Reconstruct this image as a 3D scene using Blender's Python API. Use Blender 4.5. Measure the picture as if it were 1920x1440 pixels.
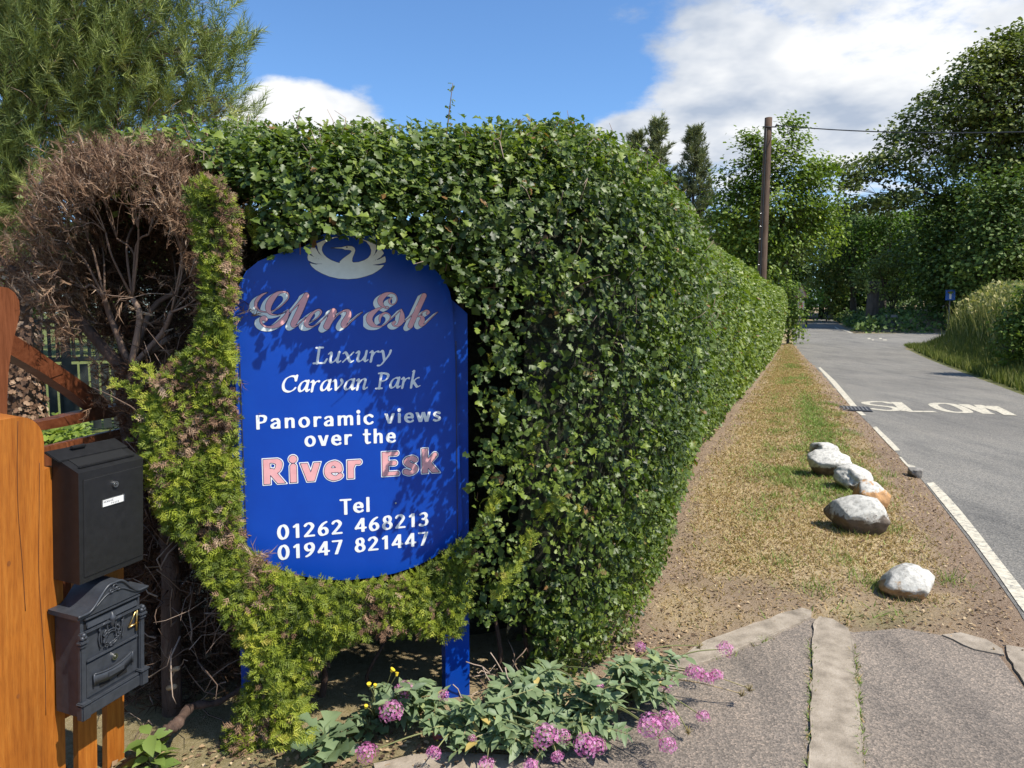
import bpy, bmesh, math
import numpy as np
from mathutils import Vector, Matrix

for o in list(bpy.data.objects):
    bpy.data.objects.remove(o)
SC = bpy.context.scene
COL = SC.collection
RNG = np.random.default_rng(7)

# ------------------------------------------------------------------ camera
CAM_H = 1.55
FPX = 1331.0                      # focal length in pixels of a 1920 wide frame
PITCH = math.atan(130.0 / FPX)    # looking slightly down
cam = bpy.data.cameras.new('camera')
cam.sensor_width = 36.0
cam.lens = 36.0 * FPX / 1920.0
cam.clip_start = 0.05
cam.clip_end = 2000.0
cam_o = bpy.data.objects.new('camera', cam)
COL.objects.link(cam_o)
cam_o.location = (0, 0, CAM_H)
cam_o.rotation_euler = (math.pi / 2 - PITCH, 0, 0)
SC.camera = cam_o

# ------------------------------------------------------------------ light
SUN_A = math.radians(28)          # behind the picture plane, to the right
SUN_EL = math.radians(53)
SUN_DIR = Vector((math.cos(SUN_A) * math.cos(SUN_EL), -math.sin(SUN_A) * math.cos(SUN_EL), math.sin(SUN_EL)))
sun = bpy.data.lights.new('sun', 'SUN')
sun.energy = 4.8
sun.angle = math.radians(0.53)
sun.color = (1.0, 0.94, 0.84)
sun_o = bpy.data.objects.new('sun', sun)
COL.objects.link(sun_o)
sun_o.rotation_euler = SUN_DIR.to_track_quat('Z', 'Y').to_euler()
sun_o.location = (6, -4, 12)

SC.view_settings.view_transform = 'Standard'
SC.view_settings.look = 'None'
SC.view_settings.exposure = 0.42
SC.view_settings.gamma = 1.0
SC.view_settings.use_curve_mapping = False
try:
    SC.cycles.use_denoising = True
    SC.cycles.max_bounces = 6
    SC.cycles.transparent_max_bounces = 4
    SC.cycles.caustics_reflective = False
    SC.cycles.caustics_refractive = False
except Exception:
    pass


def ray(px, py):
    """Direction through a pixel of the 1920 x 1440 frame."""
    x = (px - 960.0) / FPX
    y = (720.0 - py) / FPX
    c, s = math.cos(PITCH), math.sin(PITCH)
    return np.array([x, c + y * s, -s + y * c])


def project(P):
    """World points (n,3) -> frame pixels (n,2)."""
    P = np.asarray(P, float)
    c, s = math.cos(PITCH), math.sin(PITCH)
    q = P - np.array([0, 0, CAM_H])
    dep = q[:, 1] * c - q[:, 2] * s
    up = q[:, 1] * s + q[:, 2] * c
    dep = np.where(dep < 0.05, 0.05, dep)
    return np.stack([960 + FPX * q[:, 0] / dep, 720 - FPX * up / dep], 1)


# ------------------------------------------------------------------ world: sky with broken cloud
world = bpy.data.worlds.new('World')
SC.world = world
world.use_nodes = True
wt = world.node_tree
wt.nodes.clear()


def wn(t, **k):
    n = wt.nodes.new(t)
    for a, b in k.items():
        setattr(n, a, b)
    return n


def wmath(op, a, b=None, c=None, clamp=False):
    n = wn('ShaderNodeMath', operation=op)
    n.use_clamp = clamp
    for i, v in enumerate((a, b, c)):
        if v is None:
            continue
        if isinstance(v, (int, float)):
            n.inputs[i].default_value = v
        else:
            wt.links.new(v, n.inputs[i])
    return n.outputs[0]


sky = wn('ShaderNodeTexSky')
sky.sky_type = 'NISHITA'
sky.sun_disc = False
sky.sun_elevation = SUN_EL
sky.sun_rotation = math.atan2(SUN_DIR.x, SUN_DIR.y)
sky.altitude = 50
sky.air_density = 1.0
sky.dust_density = 0.4
sky.ozone_density = 2.5
geo = wn('ShaderNodeTexCoord')
DIRV = geo.outputs['Generated']
sep = wn('ShaderNodeSeparateXYZ')
wt.links.new(DIRV, sep.inputs[0])
den = wmath('MAXIMUM', wmath('ADD', sep.outputs[2], 0.25), 0.06)
cmb = wn('ShaderNodeCombineXYZ')
wt.links.new(wmath('DIVIDE', sep.outputs[0], den), cmb.inputs[0])
wt.links.new(wmath('DIVIDE', sep.outputs[1], den), cmb.inputs[1])
wt.links.new(wmath('MULTIPLY', sep.outputs[2], 1.5), cmb.inputs[2])


def wnoise(scale, detail, rough, off):
    mp = wn('ShaderNodeMapping')
    mp.inputs['Location'].default_value = off
    wt.links.new(cmb.outputs[0], mp.inputs[0])
    n = wn('ShaderNodeTexNoise')
    n.inputs['Scale'].default_value = scale
    n.inputs['Detail'].default_value = detail
    n.inputs['Roughness'].default_value = rough
    wt.links.new(mp.outputs[0], n.inputs['Vector'])
    return n.outputs[0]


def lobe(px, py, rx, ry):
    """Soft bump centred on a direction of the sky (radii in pixels of the frame)."""
    c = Vector(ray(px, py)).normalized()
    e1 = c.cross(Vector((0, 0, 1))).normalized()
    e2 = e1.cross(c)

    def dot(v):
        n = wn('ShaderNodeVectorMath', operation='DOT_PRODUCT')
        wt.links.new(DIRV, n.inputs[0])
        n.inputs[1].default_value = v
        return n.outputs['Value']
    a = wmath('DIVIDE', dot(e1), rx / FPX)
    b = wmath('DIVIDE', dot(e2), ry / FPX)
    r2 = wmath('ADD', wmath('MULTIPLY', a, a), wmath('MULTIPLY', b, b))
    v = wmath('SUBTRACT', 1.0, r2, clamp=True)
    gate = wmath('GREATER_THAN', dot(c), 0.3)
    return wmath('MULTIPLY', v, gate)


n1 = wnoise(3.0, 10.0, 0.62, (3.1, 1.7, 0.4))
n2 = wnoise(6.5, 7.0, 0.6, (0.3, 5.2, 1.1))
dens = wmath('ADD', wmath('MULTIPLY', n1, 0.68), wmath('MULTIPLY', n2, 0.58))
for (px, py, rx, ry, amp) in ((1720, 60, 560, 300, 0.24), (1330, 110, 130, 90, 0.20), (1450, 230, 330, 100, 0.24), (1150, 262, 240, 50, 0.30),
                              (575, 245, 165, 112, 0.62), (550, 172, 80, 45, 0.26), (1125, 130, 34, 26, 0.20), (1150, 30, 60, 26, .14), (700, 165, 40, 20, .15),
                              (850, 60, 420, 170, -0.36), (300, 60, 330, 190, -0.3), (1060, 160, 200, 90, -0.15)):
    dens = wmath('ADD', dens, wmath('MULTIPLY', lobe(px, py, rx, ry), amp))
mr = wn('ShaderNodeMapRange')
mr.interpolation_type = 'SMOOTHSTEP'
mr.inputs['From Min'].default_value = 0.62
mr.inputs['From Max'].default_value = 0.90
wt.links.new(dens, mr.inputs['Value'])
cover = mr.outputs[0]
ramp = wn('ShaderNodeValToRGB')
ramp.color_ramp.elements[0].position = 0.40
ramp.color_ramp.elements[0].color = (3.6, 4.2, 5.2, 1)
ramp.color_ramp.elements[1].position = 0.60
ramp.color_ramp.elements[1].color = (7.6, 7.7, 7.8, 1)
wt.links.new(wnoise(2.2, 5.0, 0.55, (7.0, 2.0, 3.3)), ramp.inputs[0])
mixw = wn('ShaderNodeMix', data_type='RGBA')
wt.links.new(cover, mixw.inputs[0])
tint = wn('ShaderNodeMix', data_type='RGBA')
tint.blend_type = 'MULTIPLY'
tint.inputs[0].default_value = 1.0
tint.inputs[7].default_value = (.92, 1.22, 1.5, 1)
wt.links.new(sky.outputs[0], tint.inputs[6])
wt.links.new(tint.outputs[2], mixw.inputs[6])
wt.links.new(ramp.outputs[0], mixw.inputs[7])
bg = wn('ShaderNodeBackground')
bg.inputs['Strength'].default_value = 0.10
wt.links.new(mixw.outputs[2], bg.inputs['Color'])
wo = wn('ShaderNodeOutputWorld')
wt.links.new(bg.outputs[0], wo.inputs['Surface'])


# ------------------------------------------------------------------ helpers: objects
def put(o, label=None, cat=None, group=None, kind=None):
    if label:
        o['label'] = label
    if cat:
        o['category'] = cat
    if group:
        o['group'] = group
    if kind:
        o['kind'] = kind
    return o


def thing(name, loc=(0, 0, 0), rotz=0.0, label=None, cat=None, group=None):
    o = bpy.data.objects.new(name, None)
    o.empty_display_size = 0.1
    COL.objects.link(o)
    o.location = loc
    o.rotation_euler = (0, 0, rotz)
    return put(o, label, cat, group)


def link(name, me, parent=None, loc=(0, 0, 0), rot=(0, 0, 0), scale=(1, 1, 1)):
    o = bpy.data.objects.new(name, me)
    COL.objects.link(o)
    o.location = loc
    o.rotation_euler = rot
    o.scale = scale
    if parent is not None:
        o.parent = parent
    return o


def big_mesh(name, V, F, mat=None, attrs=None, smooth=False):
    """Mesh from numpy arrays: V (n,3), F (m,3 or 4)."""
    V = np.asarray(V, np.float32)
    F = np.asarray(F, np.int32)
    me = bpy.data.meshes.new(name)
    me.vertices.add(len(V))
    me.vertices.foreach_set('co', V.ravel())
    k = F.shape[1]
    me.loops.add(F.size)
    me.loops.foreach_set('vertex_index', F.ravel())
    me.polygons.add(len(F))
    me.polygons.foreach_set('loop_start', np.arange(len(F), dtype=np.int32) * k)
    if smooth:
        me.polygons.foreach_set('use_smooth', np.ones(len(F), bool))
    me.update(calc_edges=True)
    me.validate()
    for an, av in (attrs or {}).items():
        at = me.attributes.new(an, 'FLOAT', 'POINT')
        at.data.foreach_set('value', np.asarray(av, np.float32))
    if mat:
        me.materials.append(mat)
    return me


class Bag:
    """Collects vertices / triangles, then becomes one mesh."""
    def __init__(self):
        self.V, self.F, self.A, self.n = [], [], [], 0

    def add(self, V, F, tone=0.5):
        V = np.asarray(V, float)
        F = np.asarray(F, int)
        if F.shape[1] == 4:
            F = np.concatenate([F[:, [0, 1, 2]], F[:, [0, 2, 3]]])
        self.V.append(V)
        self.F.append(F + self.n)
        self.A.append(np.broadcast_to(np.asarray(tone, float), (len(V),)) if np.ndim(tone) == 0 else np.asarray(tone, float))
        self.n += len(V)
        return self

    def inst(self, T, F, P, R, S, tone):
        """Copies of template T,F at P (n,3) with frames R (n,3,3), scale S (n,) and tone (n,)."""
        T = np.asarray(T, float)
        F = np.asarray(F, int)
        n, m = len(P), len(T)
        if n == 0:
            return self
        V = P[:, None, :] + np.asarray(S)[:, None, None] * np.einsum('nij,vj->nvi', R, T)
        FF = (F[None] + (np.arange(n) * m)[:, None, None]).reshape(-1, 3)
        return self.add(V.reshape(-1, 3), FF, np.repeat(tone, m))

    def tube(self, pts, rad, k=5, tone=0.5):
        pts = np.asarray(pts, float)
        rad = np.broadcast_to(np.asarray(rad, float), (len(pts),))
        n = len(pts)
        tan = np.gradient(pts, axis=0)
        tan /= np.linalg.norm(tan, axis=1)[:, None] + 1e-9
        ref = np.array([0.31, 0.2, 0.93]) if abs(tan[0][2]) < 0.8 else np.array([0.9, 0.35, 0.1])
        a = np.cross(tan, ref)
        a /= np.linalg.norm(a, axis=1)[:, None] + 1e-9
        b = np.cross(tan, a)
        th = np.arange(k) * 2 * math.pi / k
        V = pts[:, None, :] + rad[:, None, None] * (np.cos(th)[None, :, None] * a[:, None, :] + np.sin(th)[None, :, None] * b[:, None, :])
        F = []
        for i in range(n - 1):
            for j in range(k):
                F.append((i * k + j, i * k + (j + 1) % k, (i + 1) * k + (j + 1) % k, (i + 1) * k + j))
        V = np.concatenate([V.reshape(-1, 3), pts[[0, -1]]])
        T = []
        for j in range(k):
            T.append((n * k, (j + 1) % k, j))
            T.append((n * k + 1, (n - 1) * k + j, (n - 1) * k + (j + 1) % k))
        F = np.array(F)
        F = np.concatenate([F[:, [0, 1, 2]], F[:, [0, 2, 3]], np.array(T)])
        return self.add(V, F, tone)

    def box(self, c, s, M=None, tone=0.5):
        c = np.asarray(c, float)
        h = np.asarray(s, float) / 2
        V = np.array([(x, y, z) for z in (-1, 1) for y in (-1, 1) for x in (-1, 1)], float) * h
        if M is not None:
            V = V @ np.asarray(M).T
        F = [(0, 2, 3, 1), (4, 5, 7, 6), (0, 1, 5, 4), (2, 6, 7, 3), (0, 4, 6, 2), (1, 3, 7, 5)]
        return self.add(V + c, F, tone)

    def mesh(self, name, mat, smooth=False, origin=(0, 0, 0)):
        V = np.concatenate(self.V) - np.asarray(origin, float)
        return big_mesh(name, V, np.concatenate(self.F), mat, {'tone': np.concatenate(self.A)}, smooth)

    def build(self, name, mat, parent=None, smooth=False):
        org = parent.location if parent is not None else (0, 0, 0)
        return link(name, self.mesh(name, mat, smooth, org), parent)


def bm_obj(name, bm, mat, parent=None, bevel=0.0, seg=2, smooth=False):
    if bevel > 0:
        es = [e for e in bm.edges if len(e.link_faces) == 2 and e.calc_face_angle(0) > 0.5]
        bmesh.ops.bevel(bm, geom=es, offset=bevel, segments=seg, affect='EDGES', clamp_overlap=True)
    bmesh.ops.recalc_face_normals(bm, faces=bm.faces[:])
    me = bpy.data.meshes.new(name)
    bm.to_mesh(me)
    bm.free()
    if smooth:
        me.polygons.foreach_set('use_smooth', [True] * len(me.polygons))
    me.materials.append(mat)
    return link(name, me, parent)


def box_bm(bm, c, s, rot=None):
    r = bmesh.ops.create_cube(bm, size=1.0)
    M = Matrix.Translation(c) @ (rot.to_4x4() if rot is not None else Matrix.Identity(4)) @ Matrix.Diagonal((s[0], s[1], s[2], 1))
    bmesh.ops.transform(bm, matrix=M, verts=r['verts'])
    return bm


def box_obj(name, c, s, mat, parent=None, bevel=0.0, rot=None, seg=2):
    return bm_obj(name, box_bm(bmesh.new(), c, s, rot), mat, parent, bevel, seg)


def prism_bm(bm, pts, y0, y1):
    """Polygon in x,z extruded along y."""
    a = [bm.verts.new((p[0], y0, p[1])) for p in pts]
    b = [bm.verts.new((p[0], y1, p[1])) for p in pts]
    n = len(pts)
    bm.faces.new(a)
    bm.faces.new(b[::-1])
    for i in range(n):
        bm.faces.new((a[i], b[i], b[(i + 1) % n], a[(i + 1) % n]))
    return bm


SUNV = np.array(SUN_DIR)


def frames(N, A):
    """Rotation frames with +z = N and +y as near A as possible."""
    N = N / (np.linalg.norm(N, axis=1)[:, None] + 1e-9)
    A = A - (A * N).sum(1)[:, None] * N
    A = A / (np.linalg.norm(A, axis=1)[:, None] + 1e-9)
    X = np.cross(A, N)
    return np.stack([X, A, N], 2)


def rnd(n, s=1.0):
    return RNG.normal(0, s, (n, 3))


def unit(v):
    v = np.asarray(v, float)
    return v / (np.linalg.norm(v, axis=-1, keepdims=True) + 1e-9)


def vnoise(P, scale, seed=0):
    """Smooth value noise in 0..1 at points (n,2) or (n,3)."""
    P = np.asarray(P, float) * scale
    if P.shape[1] == 2:
        P = np.concatenate([P, np.zeros((len(P), 1))], 1)
    i = np.floor(P).astype(np.int64)
    f = P - i
    f = f * f * (3 - 2 * f)
    out = 0.0
    for dx in (0, 1):
        for dy in (0, 1):
            for dz in (0, 1):
                h = ((i[:, 0] + dx) * 73856093) ^ ((i[:, 1] + dy) * 19349663) ^ ((i[:, 2] + dz) * 83492791) ^ (seed * 2654435761)
                h = (h ^ (h >> 13)) * 1274126177
                h = ((h ^ (h >> 16)) & 0xFFFFFF) / float(0xFFFFFF)
                w = (f[:, 0] if dx else 1 - f[:, 0]) * (f[:, 1] if dy else 1 - f[:, 1]) * (f[:, 2] if dz else 1 - f[:, 2])
                out = out + w * h
    return out


def fbm(P, scale, oct=4, seed=0):
    a, s, t = 0.5, 0.0, 0.0
    for k in range(oct):
        s = s + a * vnoise(P, scale * 2 ** k, seed + k)
        t += a
        a *= 0.5
    return s / t


def inside(poly, Q):
    """Vectorised point in polygon test."""
    poly = np.asarray(poly, float)
    x, y = Q[:, 0], Q[:, 1]
    r = np.zeros(len(Q), bool)
    j = len(poly) - 1
    for i in range(len(poly)):
        xi, yi = poly[i]
        xj, yj = poly[j]
        c = ((yi > y) != (yj > y)) & (x < (xj - xi) * (y - yi) / (yj - yi + 1e-12) + xi)
        r ^= c
        j = i
    return r


def smooth(a, b, x):
    t = np.clip((np.asarray(x, float) - a) / (b - a), 0, 1)
    return t * t * (3 - 2 * t)


def catmull(P, n=8, closed=False):
    P = np.asarray(P, float)
    out = []
    m = len(P)
    rngi = range(m if closed else m - 1)
    for i in rngi:
        if closed:
            p0, p1, p2, p3 = P[(i - 1) % m], P[i], P[(i + 1) % m], P[(i + 2) % m]
        else:
            p0, p1, p2, p3 = P[max(i - 1, 0)], P[i], P[i + 1], P[min(i + 2, m - 1)]
        for k in range(n):
            t = k / n
            out.append(0.5 * (2 * p1 + (p2 - p0) * t + (2 * p0 - 5 * p1 + 4 * p2 - p3) * t * t + (3 * p1 - p0 - 3 * p2 + p3) * t ** 3))
    if not closed:
        out.append(P[-1])
    return np.array(out)


# ------------------------------------------------------------------ helpers: materials
def new_mat(name):
    m = bpy.data.materials.new(name)
    m.use_nodes = True
    nt = m.node_tree
    b = nt.nodes['Principled BSDF']
    return m, nt, b, nt.nodes['Material Output']


def nd(nt, t, **k):
    n = nt.nodes.new(t)
    for a, b in k.items():
        setattr(n, a, b)
    return n


def ramp_node(nt, stops, fac):
    r = nd(nt, 'ShaderNodeValToRGB')
    e = r.color_ramp.elements
    while len(e) < len(stops):
        e.new(0.5)
    for i, (p, c) in enumerate(stops):
        e[i].position = p
        e[i].color = (c[0], c[1], c[2], 1)
    nt.links.new(fac, r.inputs[0])
    return r.outputs[0]


def noise_node(nt, scale, detail=4, rough=0.55, coord='Object', stretch=None):
    tc = nd(nt, 'ShaderNodeTexCoord')
    v = tc.outputs[coord]
    if stretch:
        mp = nd(nt, 'ShaderNodeMapping')
        mp.inputs['Scale'].default_value = stretch
        nt.links.new(v, mp.inputs[0])
        v = mp.outputs[0]
    n = nd(nt, 'ShaderNodeTexNoise')
    n.inputs['Scale'].default_value = scale
    n.inputs['Detail'].default_value = detail
    n.inputs['Roughness'].default_value = rough
    nt.links.new(v, n.inputs['Vector'])
    return n.outputs[0]


def add_bump(nt, b, h, strength=0.3, dist=0.01):
    bp = nd(nt, 'ShaderNodeBump')
    bp.inputs['Strength'].default_value = strength
    bp.inputs['Distance'].default_value = dist
    nt.links.new(h, bp.inputs['Height'])
    nt.links.new(bp.outputs[0], b.inputs['Normal'])


def noise_mat(name, stops, scale, rough=0.7, detail=5, bump=0.0, bdist=0.01, bscale=None, stretch=None, metal=0.0, spec=0.5, coat=0.0):
    m, nt, b, o = new_mat(name)
    f = noise_node(nt, scale, detail, 0.6, stretch=stretch)
    nt.links.new(ramp_node(nt, stops, f), b.inputs['Base Color'])
    b.inputs['Roughness'].default_value = rough
    b.inputs['Metallic'].default_value = metal
    b.inputs['Specular IOR Level'].default_value = spec
    b.inputs['Coat Weight'].default_value = coat
    if bump:
        add_bump(nt, b, noise_node(nt, bscale or scale, 6, 0.65, stretch=stretch), bump, bdist)
    return m


def leaf_mat(name, stops, rough=0.45, spec=0.5, transl=0.3, tmul=(1.15, 1.35, 0.5)):
    """Colour by each leaf's own tone; part of the light passes through."""
    m, nt, b, o = new_mat(name)
    at = nd(nt, 'ShaderNodeAttribute', attribute_name='tone')
    c = ramp_node(nt, stops, at.outputs['Fac'])
    nt.links.new(c, b.inputs['Base Color'])
    b.inputs['Roughness'].default_value = rough
    b.inputs['Specular IOR Level'].default_value = spec
    if transl > 0:
        mu = nd(nt, 'ShaderNodeMix', data_type='RGBA', blend_type='MULTIPLY')
        mu.inputs[0].default_value = 1
        mu.inputs[7].default_value = (*tmul, 1)
        nt.links.new(c, mu.inputs[6])
        t = nd(nt, 'ShaderNodeBsdfTranslucent')
        nt.links.new(mu.outputs[2], t.inputs[0])
        mx = nd(nt, 'ShaderNodeMixShader')
        mx.inputs[0].default_value = transl
        nt.links.new(b.outputs[0], mx.inputs[1])
        nt.links.new(t.outputs[0], mx.inputs[2])
        nt.links.new(mx.outputs[0], o.inputs['Surface'])
    return m


# ------------------------------------------------------------------ terrain
def ramp_z(y):
    y = np.asarray(y, float)
    t = np.minimum(y, 92.0) - 25.0
    return 0.026 * (t + np.sqrt(t * t + 16.0)) / 2 - 0.026 * 0.08


BA = np.array([9.9, 13.75])
BDIR = unit(np.array([7.3, 17.75]))
BRN = np.array([BDIR[1], -BDIR[0]])
BLEN = 18.8


def bank_q(x, y):
    return (x - BA[0]) * BRN[0] + (y - BA[1]) * BRN[1], (x - BA[0]) * BDIR[0] + (y - BA[1]) * BDIR[1]


MRA, MRB = np.array([20.1, 41.6]), np.array([35.0, 80.0])
MRD = unit(MRB - MRA)
MRN = np.array([MRD[1], -MRD[0]])


def island_d(x, y):
    return np.minimum((y - 41.9) - 0.06 * (x - 20), (x - MRA[0]) * MRN[0] + (y - MRA[1]) * MRN[1])


def ground_z(x, y):
    x = np.asarray(x, float)
    y = np.asarray(y, float)
    q, t = bank_q(x, y)
    z = ramp_z(y)
    z = z + 1.5 * smooth(0.35, 2.9, q) * smooth(BLEN + 0.6, BLEN - 2.4, t)
    z = z + 1.7 * smooth(0.4, 8.0, island_d(x, y))
    return z


def surf_z(x, y):
    """Ground with the small lumps of the verge."""
    x = np.asarray(x, float)
    y = np.asarray(y, float)
    P = np.stack([x, y], 1)
    t, dh, dr = verge_t(x, y)
    q, tt = bank_q(x, y)
    inr = inside(ROAD, P)
    near = (~inr) & (x > -3) & (x < 16) & (y > 2) & (y < 32) & (q < 0)
    bump = 0.028 * (fbm(P, 1.3, 4, 5) - 0.5) + 0.012 * (fbm(P, 9, 3, 8) - 0.5)
    mound = 0.05 * smooth(0.1, 0.5, t) * smooth(1.0, 0.75, t) * smooth(3.7, 4.8, y)
    z = ground_z(x, y) + np.where(near & (dr > 0.05), bump * smooth(3.0, 4.2, y) + mound, 0.0)
    z = z + np.where((dr > -.04) & (dr < .3) & (y > 2.5) & (y < 33), .006 * smooth(-.04, .02, dr) * smooth(.3, .1, dr), 0.0)
    return z - np.where(inr & (dr < -0.15) & (q < -0.2), 0.03, 0.0)


def gp(px, py, lift=0.0):
    """Where the ray through a pixel meets the ground."""
    d = ray(px, py)
    lo, hi = 0.5, 0.5
    for k in range(400):
        hi = lo * 1.03
        P = d * hi
        if P[2] + CAM_H - ramp_z(P[1]) - lift < 0:
            break
        lo = hi
    for k in range(30):
        m = (lo + hi) / 2
        P = d * m
        if P[2] + CAM_H - ramp_z(P[1]) - lift < 0:
            hi = m
        else:
            lo = m
    P = d * hi
    return np.array([P[0], P[1], P[2] + CAM_H])


def pd(px, py, D):
    """Point on the ray through a pixel at distance D ahead."""
    d = ray(px, py)
    P = d * (D / d[1])
    return np.array([P[0], P[1], P[2] + CAM_H])


HEDGE_BASE = np.array([(0.63, 3.38), (1.20, 4.95), (1.66, 6.57), (3.155, 10.26), (12.05, 31.8)])
road_left = [gp(*p)[:2] for p in ((1998, 1300), (1908, 1145), (1813, 1010), (1732, 905), (1640, 806), (1598, 765), (1530, 690), (1487, 645), (1484, 618))]
road_left = np.array([(-0.9 + road_left[0][0] - 0.6, -9.0), (road_left[0][0] - 0.55, 1.2)] + list(road_left) + [(26.5, 62.0), (34.0, 84.0), (40.0, 100.0)])
road_left[0] = (road_left[2][0] - 4.2, -9.0)
road_left[1] = (road_left[2][0] - 1.1, road_left[2][1] - 2.2)
road_right = np.array([BA - BDIR * 24, BA - BDIR * 10, BA, BA + BDIR * 8, BA + BDIR * 14, BA + BDIR * 17.6, (19.3, 33.5), (24.0, 35.2), (45.0, 36.5),
                       (45.0, 43.2), (24.0, 42.0), (20.1, 41.8), (23.9, 51.5), (35.5, 80.0), (42.5, 100.0)])
ROAD = np.concatenate([road_left, road_right[::-1]])


def sheet(name, poly, mat, lift, cell=0.0, parent=None, kind=None):
    """A thin sheet over a plan polygon that follows the ground."""
    bm = bmesh.new()
    vs = [bm.verts.new((p[0], p[1], 0)) for p in poly]
    f = bm.faces.new(vs)
    if f.normal.z < 0 or True:
        f.normal_update()
        if f.normal.z < 0:
            f.normal_flip()
    bmesh.ops.triangulate(bm, faces=bm.faces[:])
    if cell > 0:
        ys = [v.co.y for v in bm.verts]
        for yy in np.arange(math.ceil(min(ys) / cell) * cell, max(ys), cell):
            bmesh.ops.bisect_plane(bm, geom=bm.verts[:] + bm.edges[:] + bm.faces[:], plane_co=(0, yy, 0), plane_no=(0, 1, 0))
    for v in bm.verts:
        v.co.z = float(ramp_z(v.co.y)) + lift
    me = bpy.data.meshes.new(name)
    bm.to_mesh(me)
    bm.free()
    me.materials.append(mat)
    o = link(name, me, parent)
    if kind:
        o['kind'] = kind
    return o


# --- masks over the verge between hedge and road
_hy = HEDGE_BASE[:, 1]
_rl = road_left[np.argsort(road_left[:, 1])]


def verge_t(x, y):
    xh = np.interp(y, _hy, HEDGE_BASE[:, 0])
    xr = np.interp(y, _rl[:, 1], _rl[:, 0])
    return (x - xh) / np.maximum(xr - xh, 0.3), x - xh, xr - x


def masks(x, y):
    """green, dry, dirt weights of the open ground."""
    P = np.stack([x, y], 1)
    t, dh, dr = verge_t(x, y)
    n1, n2, n3 = fbm(P, 0.9, 4, 3), fbm(P, 2.3, 4, 11), fbm(P, 6.0, 3, 23)
    onverge = (dh > -0.3) & (dr > -0.1) & (y > 2.0) & (y < 33)
    gr = smooth(0.46, 0.62, n1 * 0.6 + n2 * 0.4 + 0.16 * smooth(0.55, 0.85, t) * smooth(4.6, 6.5, y) - 0.10 * smooth(9, 4.0, y))
    gr = gr * smooth(0.35, 0.7, dr) * smooth(0.3, 0.9, dh)
    band = smooth(0.30, 0.55, t + 0.22 * (n2 - 0.5)) * smooth(0.5, 0.75, dr) * smooth(5.2, 7.0, y + 1.5 * (n1 - .5)) * smooth(15, 11, y)
    gr = np.maximum(gr * 0.65, band * (0.55 + 0.5 * n3) * smooth(0.42, 0.62, t))
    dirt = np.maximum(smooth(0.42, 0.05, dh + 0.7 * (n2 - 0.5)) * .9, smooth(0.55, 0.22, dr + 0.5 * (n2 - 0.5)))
    dirt = np.maximum(dirt, smooth(4.3, 3.6, y + 1.4 * (n2 - 0.5)) * 0.8)
    dirt = np.maximum(dirt, smooth(0.55, 0.63, n2) * 0.6 * smooth(0.3, 0.9, t))
    dry = (1 - gr) * (1 - dirt)
    # elsewhere
    q, tt = bank_q(x, y)
    right = (q > -0.1)
    g2 = smooth(1.5, 0.2, q + 1.2 * (n2 - 0.5)) * (0.7 + 0.5 * n1)
    gr = np.where(onverge, gr, np.where(right, g2, 0.15 + 0.4 * smooth(.4, .6, n1)))
    dirt = np.where(onverge, dirt, np.where(right, 0.25, 0.35))
    isl = island_d(x, y) > 0
    gr = np.where(isl, smooth(2.5, 0.5, island_d(x, y)) * 0.5, gr)
    dirt = np.where(isl, 0.6, dirt)
    left = (y < 2.2 + 0.5 * x) & (x < 1.2) & (y < 5)
    gr = np.where(left & ~onverge, 0.03, gr)
    dirt = np.where(left & ~onverge, 0.85, dirt)
    lawn = (x < -3.0) & (y > 5.2)
    gr = np.where(lawn, 0.9, gr)
    dirt = np.where(lawn, 0.05, dirt)
    return np.clip(gr, 0, 1), np.clip(dirt, 0, 1)


def ground_material():
    m, nt, b, o = new_mat('ground_soil_and_dry_turf')
    ag = nd(nt, 'ShaderNodeAttribute', attribute_name='green')
    ad = nd(nt, 'ShaderNodeAttribute', attribute_name='dirt')
    f1 = noise_node(nt, 38, 6, 0.7)
    f2 = noise_node(nt, 160, 4, 0.7)
    f3 = noise_node(nt, 3.0, 5, 0.6)
    dry = ramp_node(nt, [(0.25, (0.23, 0.165, 0.085)), (0.45, (0.48, 0.365, 0.20)), (0.7, (0.66, 0.55, 0.34))], f1)
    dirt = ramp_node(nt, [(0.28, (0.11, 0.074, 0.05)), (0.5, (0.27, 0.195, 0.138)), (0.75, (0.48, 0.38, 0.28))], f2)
    green = ramp_node(nt, [(0.3, (0.045, 0.075, 0.013)), (0.55, (0.10, 0.15, 0.028)), (0.8, (0.2, 0.22, 0.06))], f1)

    def mix(a, c, f):
        x = nd(nt, 'ShaderNodeMix', data_type='RGBA')
        nt.links.new(a, x.inputs[6])
        nt.links.new(c, x.inputs[7])
        nt.links.new(f, x.inputs[0])
        return x.outputs[2]
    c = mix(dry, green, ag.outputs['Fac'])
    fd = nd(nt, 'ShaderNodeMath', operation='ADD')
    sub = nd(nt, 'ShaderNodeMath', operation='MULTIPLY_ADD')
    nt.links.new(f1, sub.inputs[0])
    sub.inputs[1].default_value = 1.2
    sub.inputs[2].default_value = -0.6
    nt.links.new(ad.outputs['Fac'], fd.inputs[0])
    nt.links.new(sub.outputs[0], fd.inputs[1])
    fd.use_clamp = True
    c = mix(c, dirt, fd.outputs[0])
    tint = nd(nt, 'ShaderNodeMix', data_type='RGBA', blend_type='MULTIPLY')
    tint.inputs[0].default_value = 0.6
    nt.links.new(c, tint.inputs[6])
    nt.links.new(ramp_node(nt, [(0.3, (0.7, 0.68, 0.66)), (0.7, (1.15, 1.12, 1.1))], f3), tint.inputs[7])
    nt.links.new(tint.outputs[2], b.inputs['Base Color'])
    b.inputs['Roughness'].default_value = 0.95
    b.inputs['Specular IOR Level'].default_value = 0.1
    add_bump(nt, b, f2, 0.9, 0.012)
    return m


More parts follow.
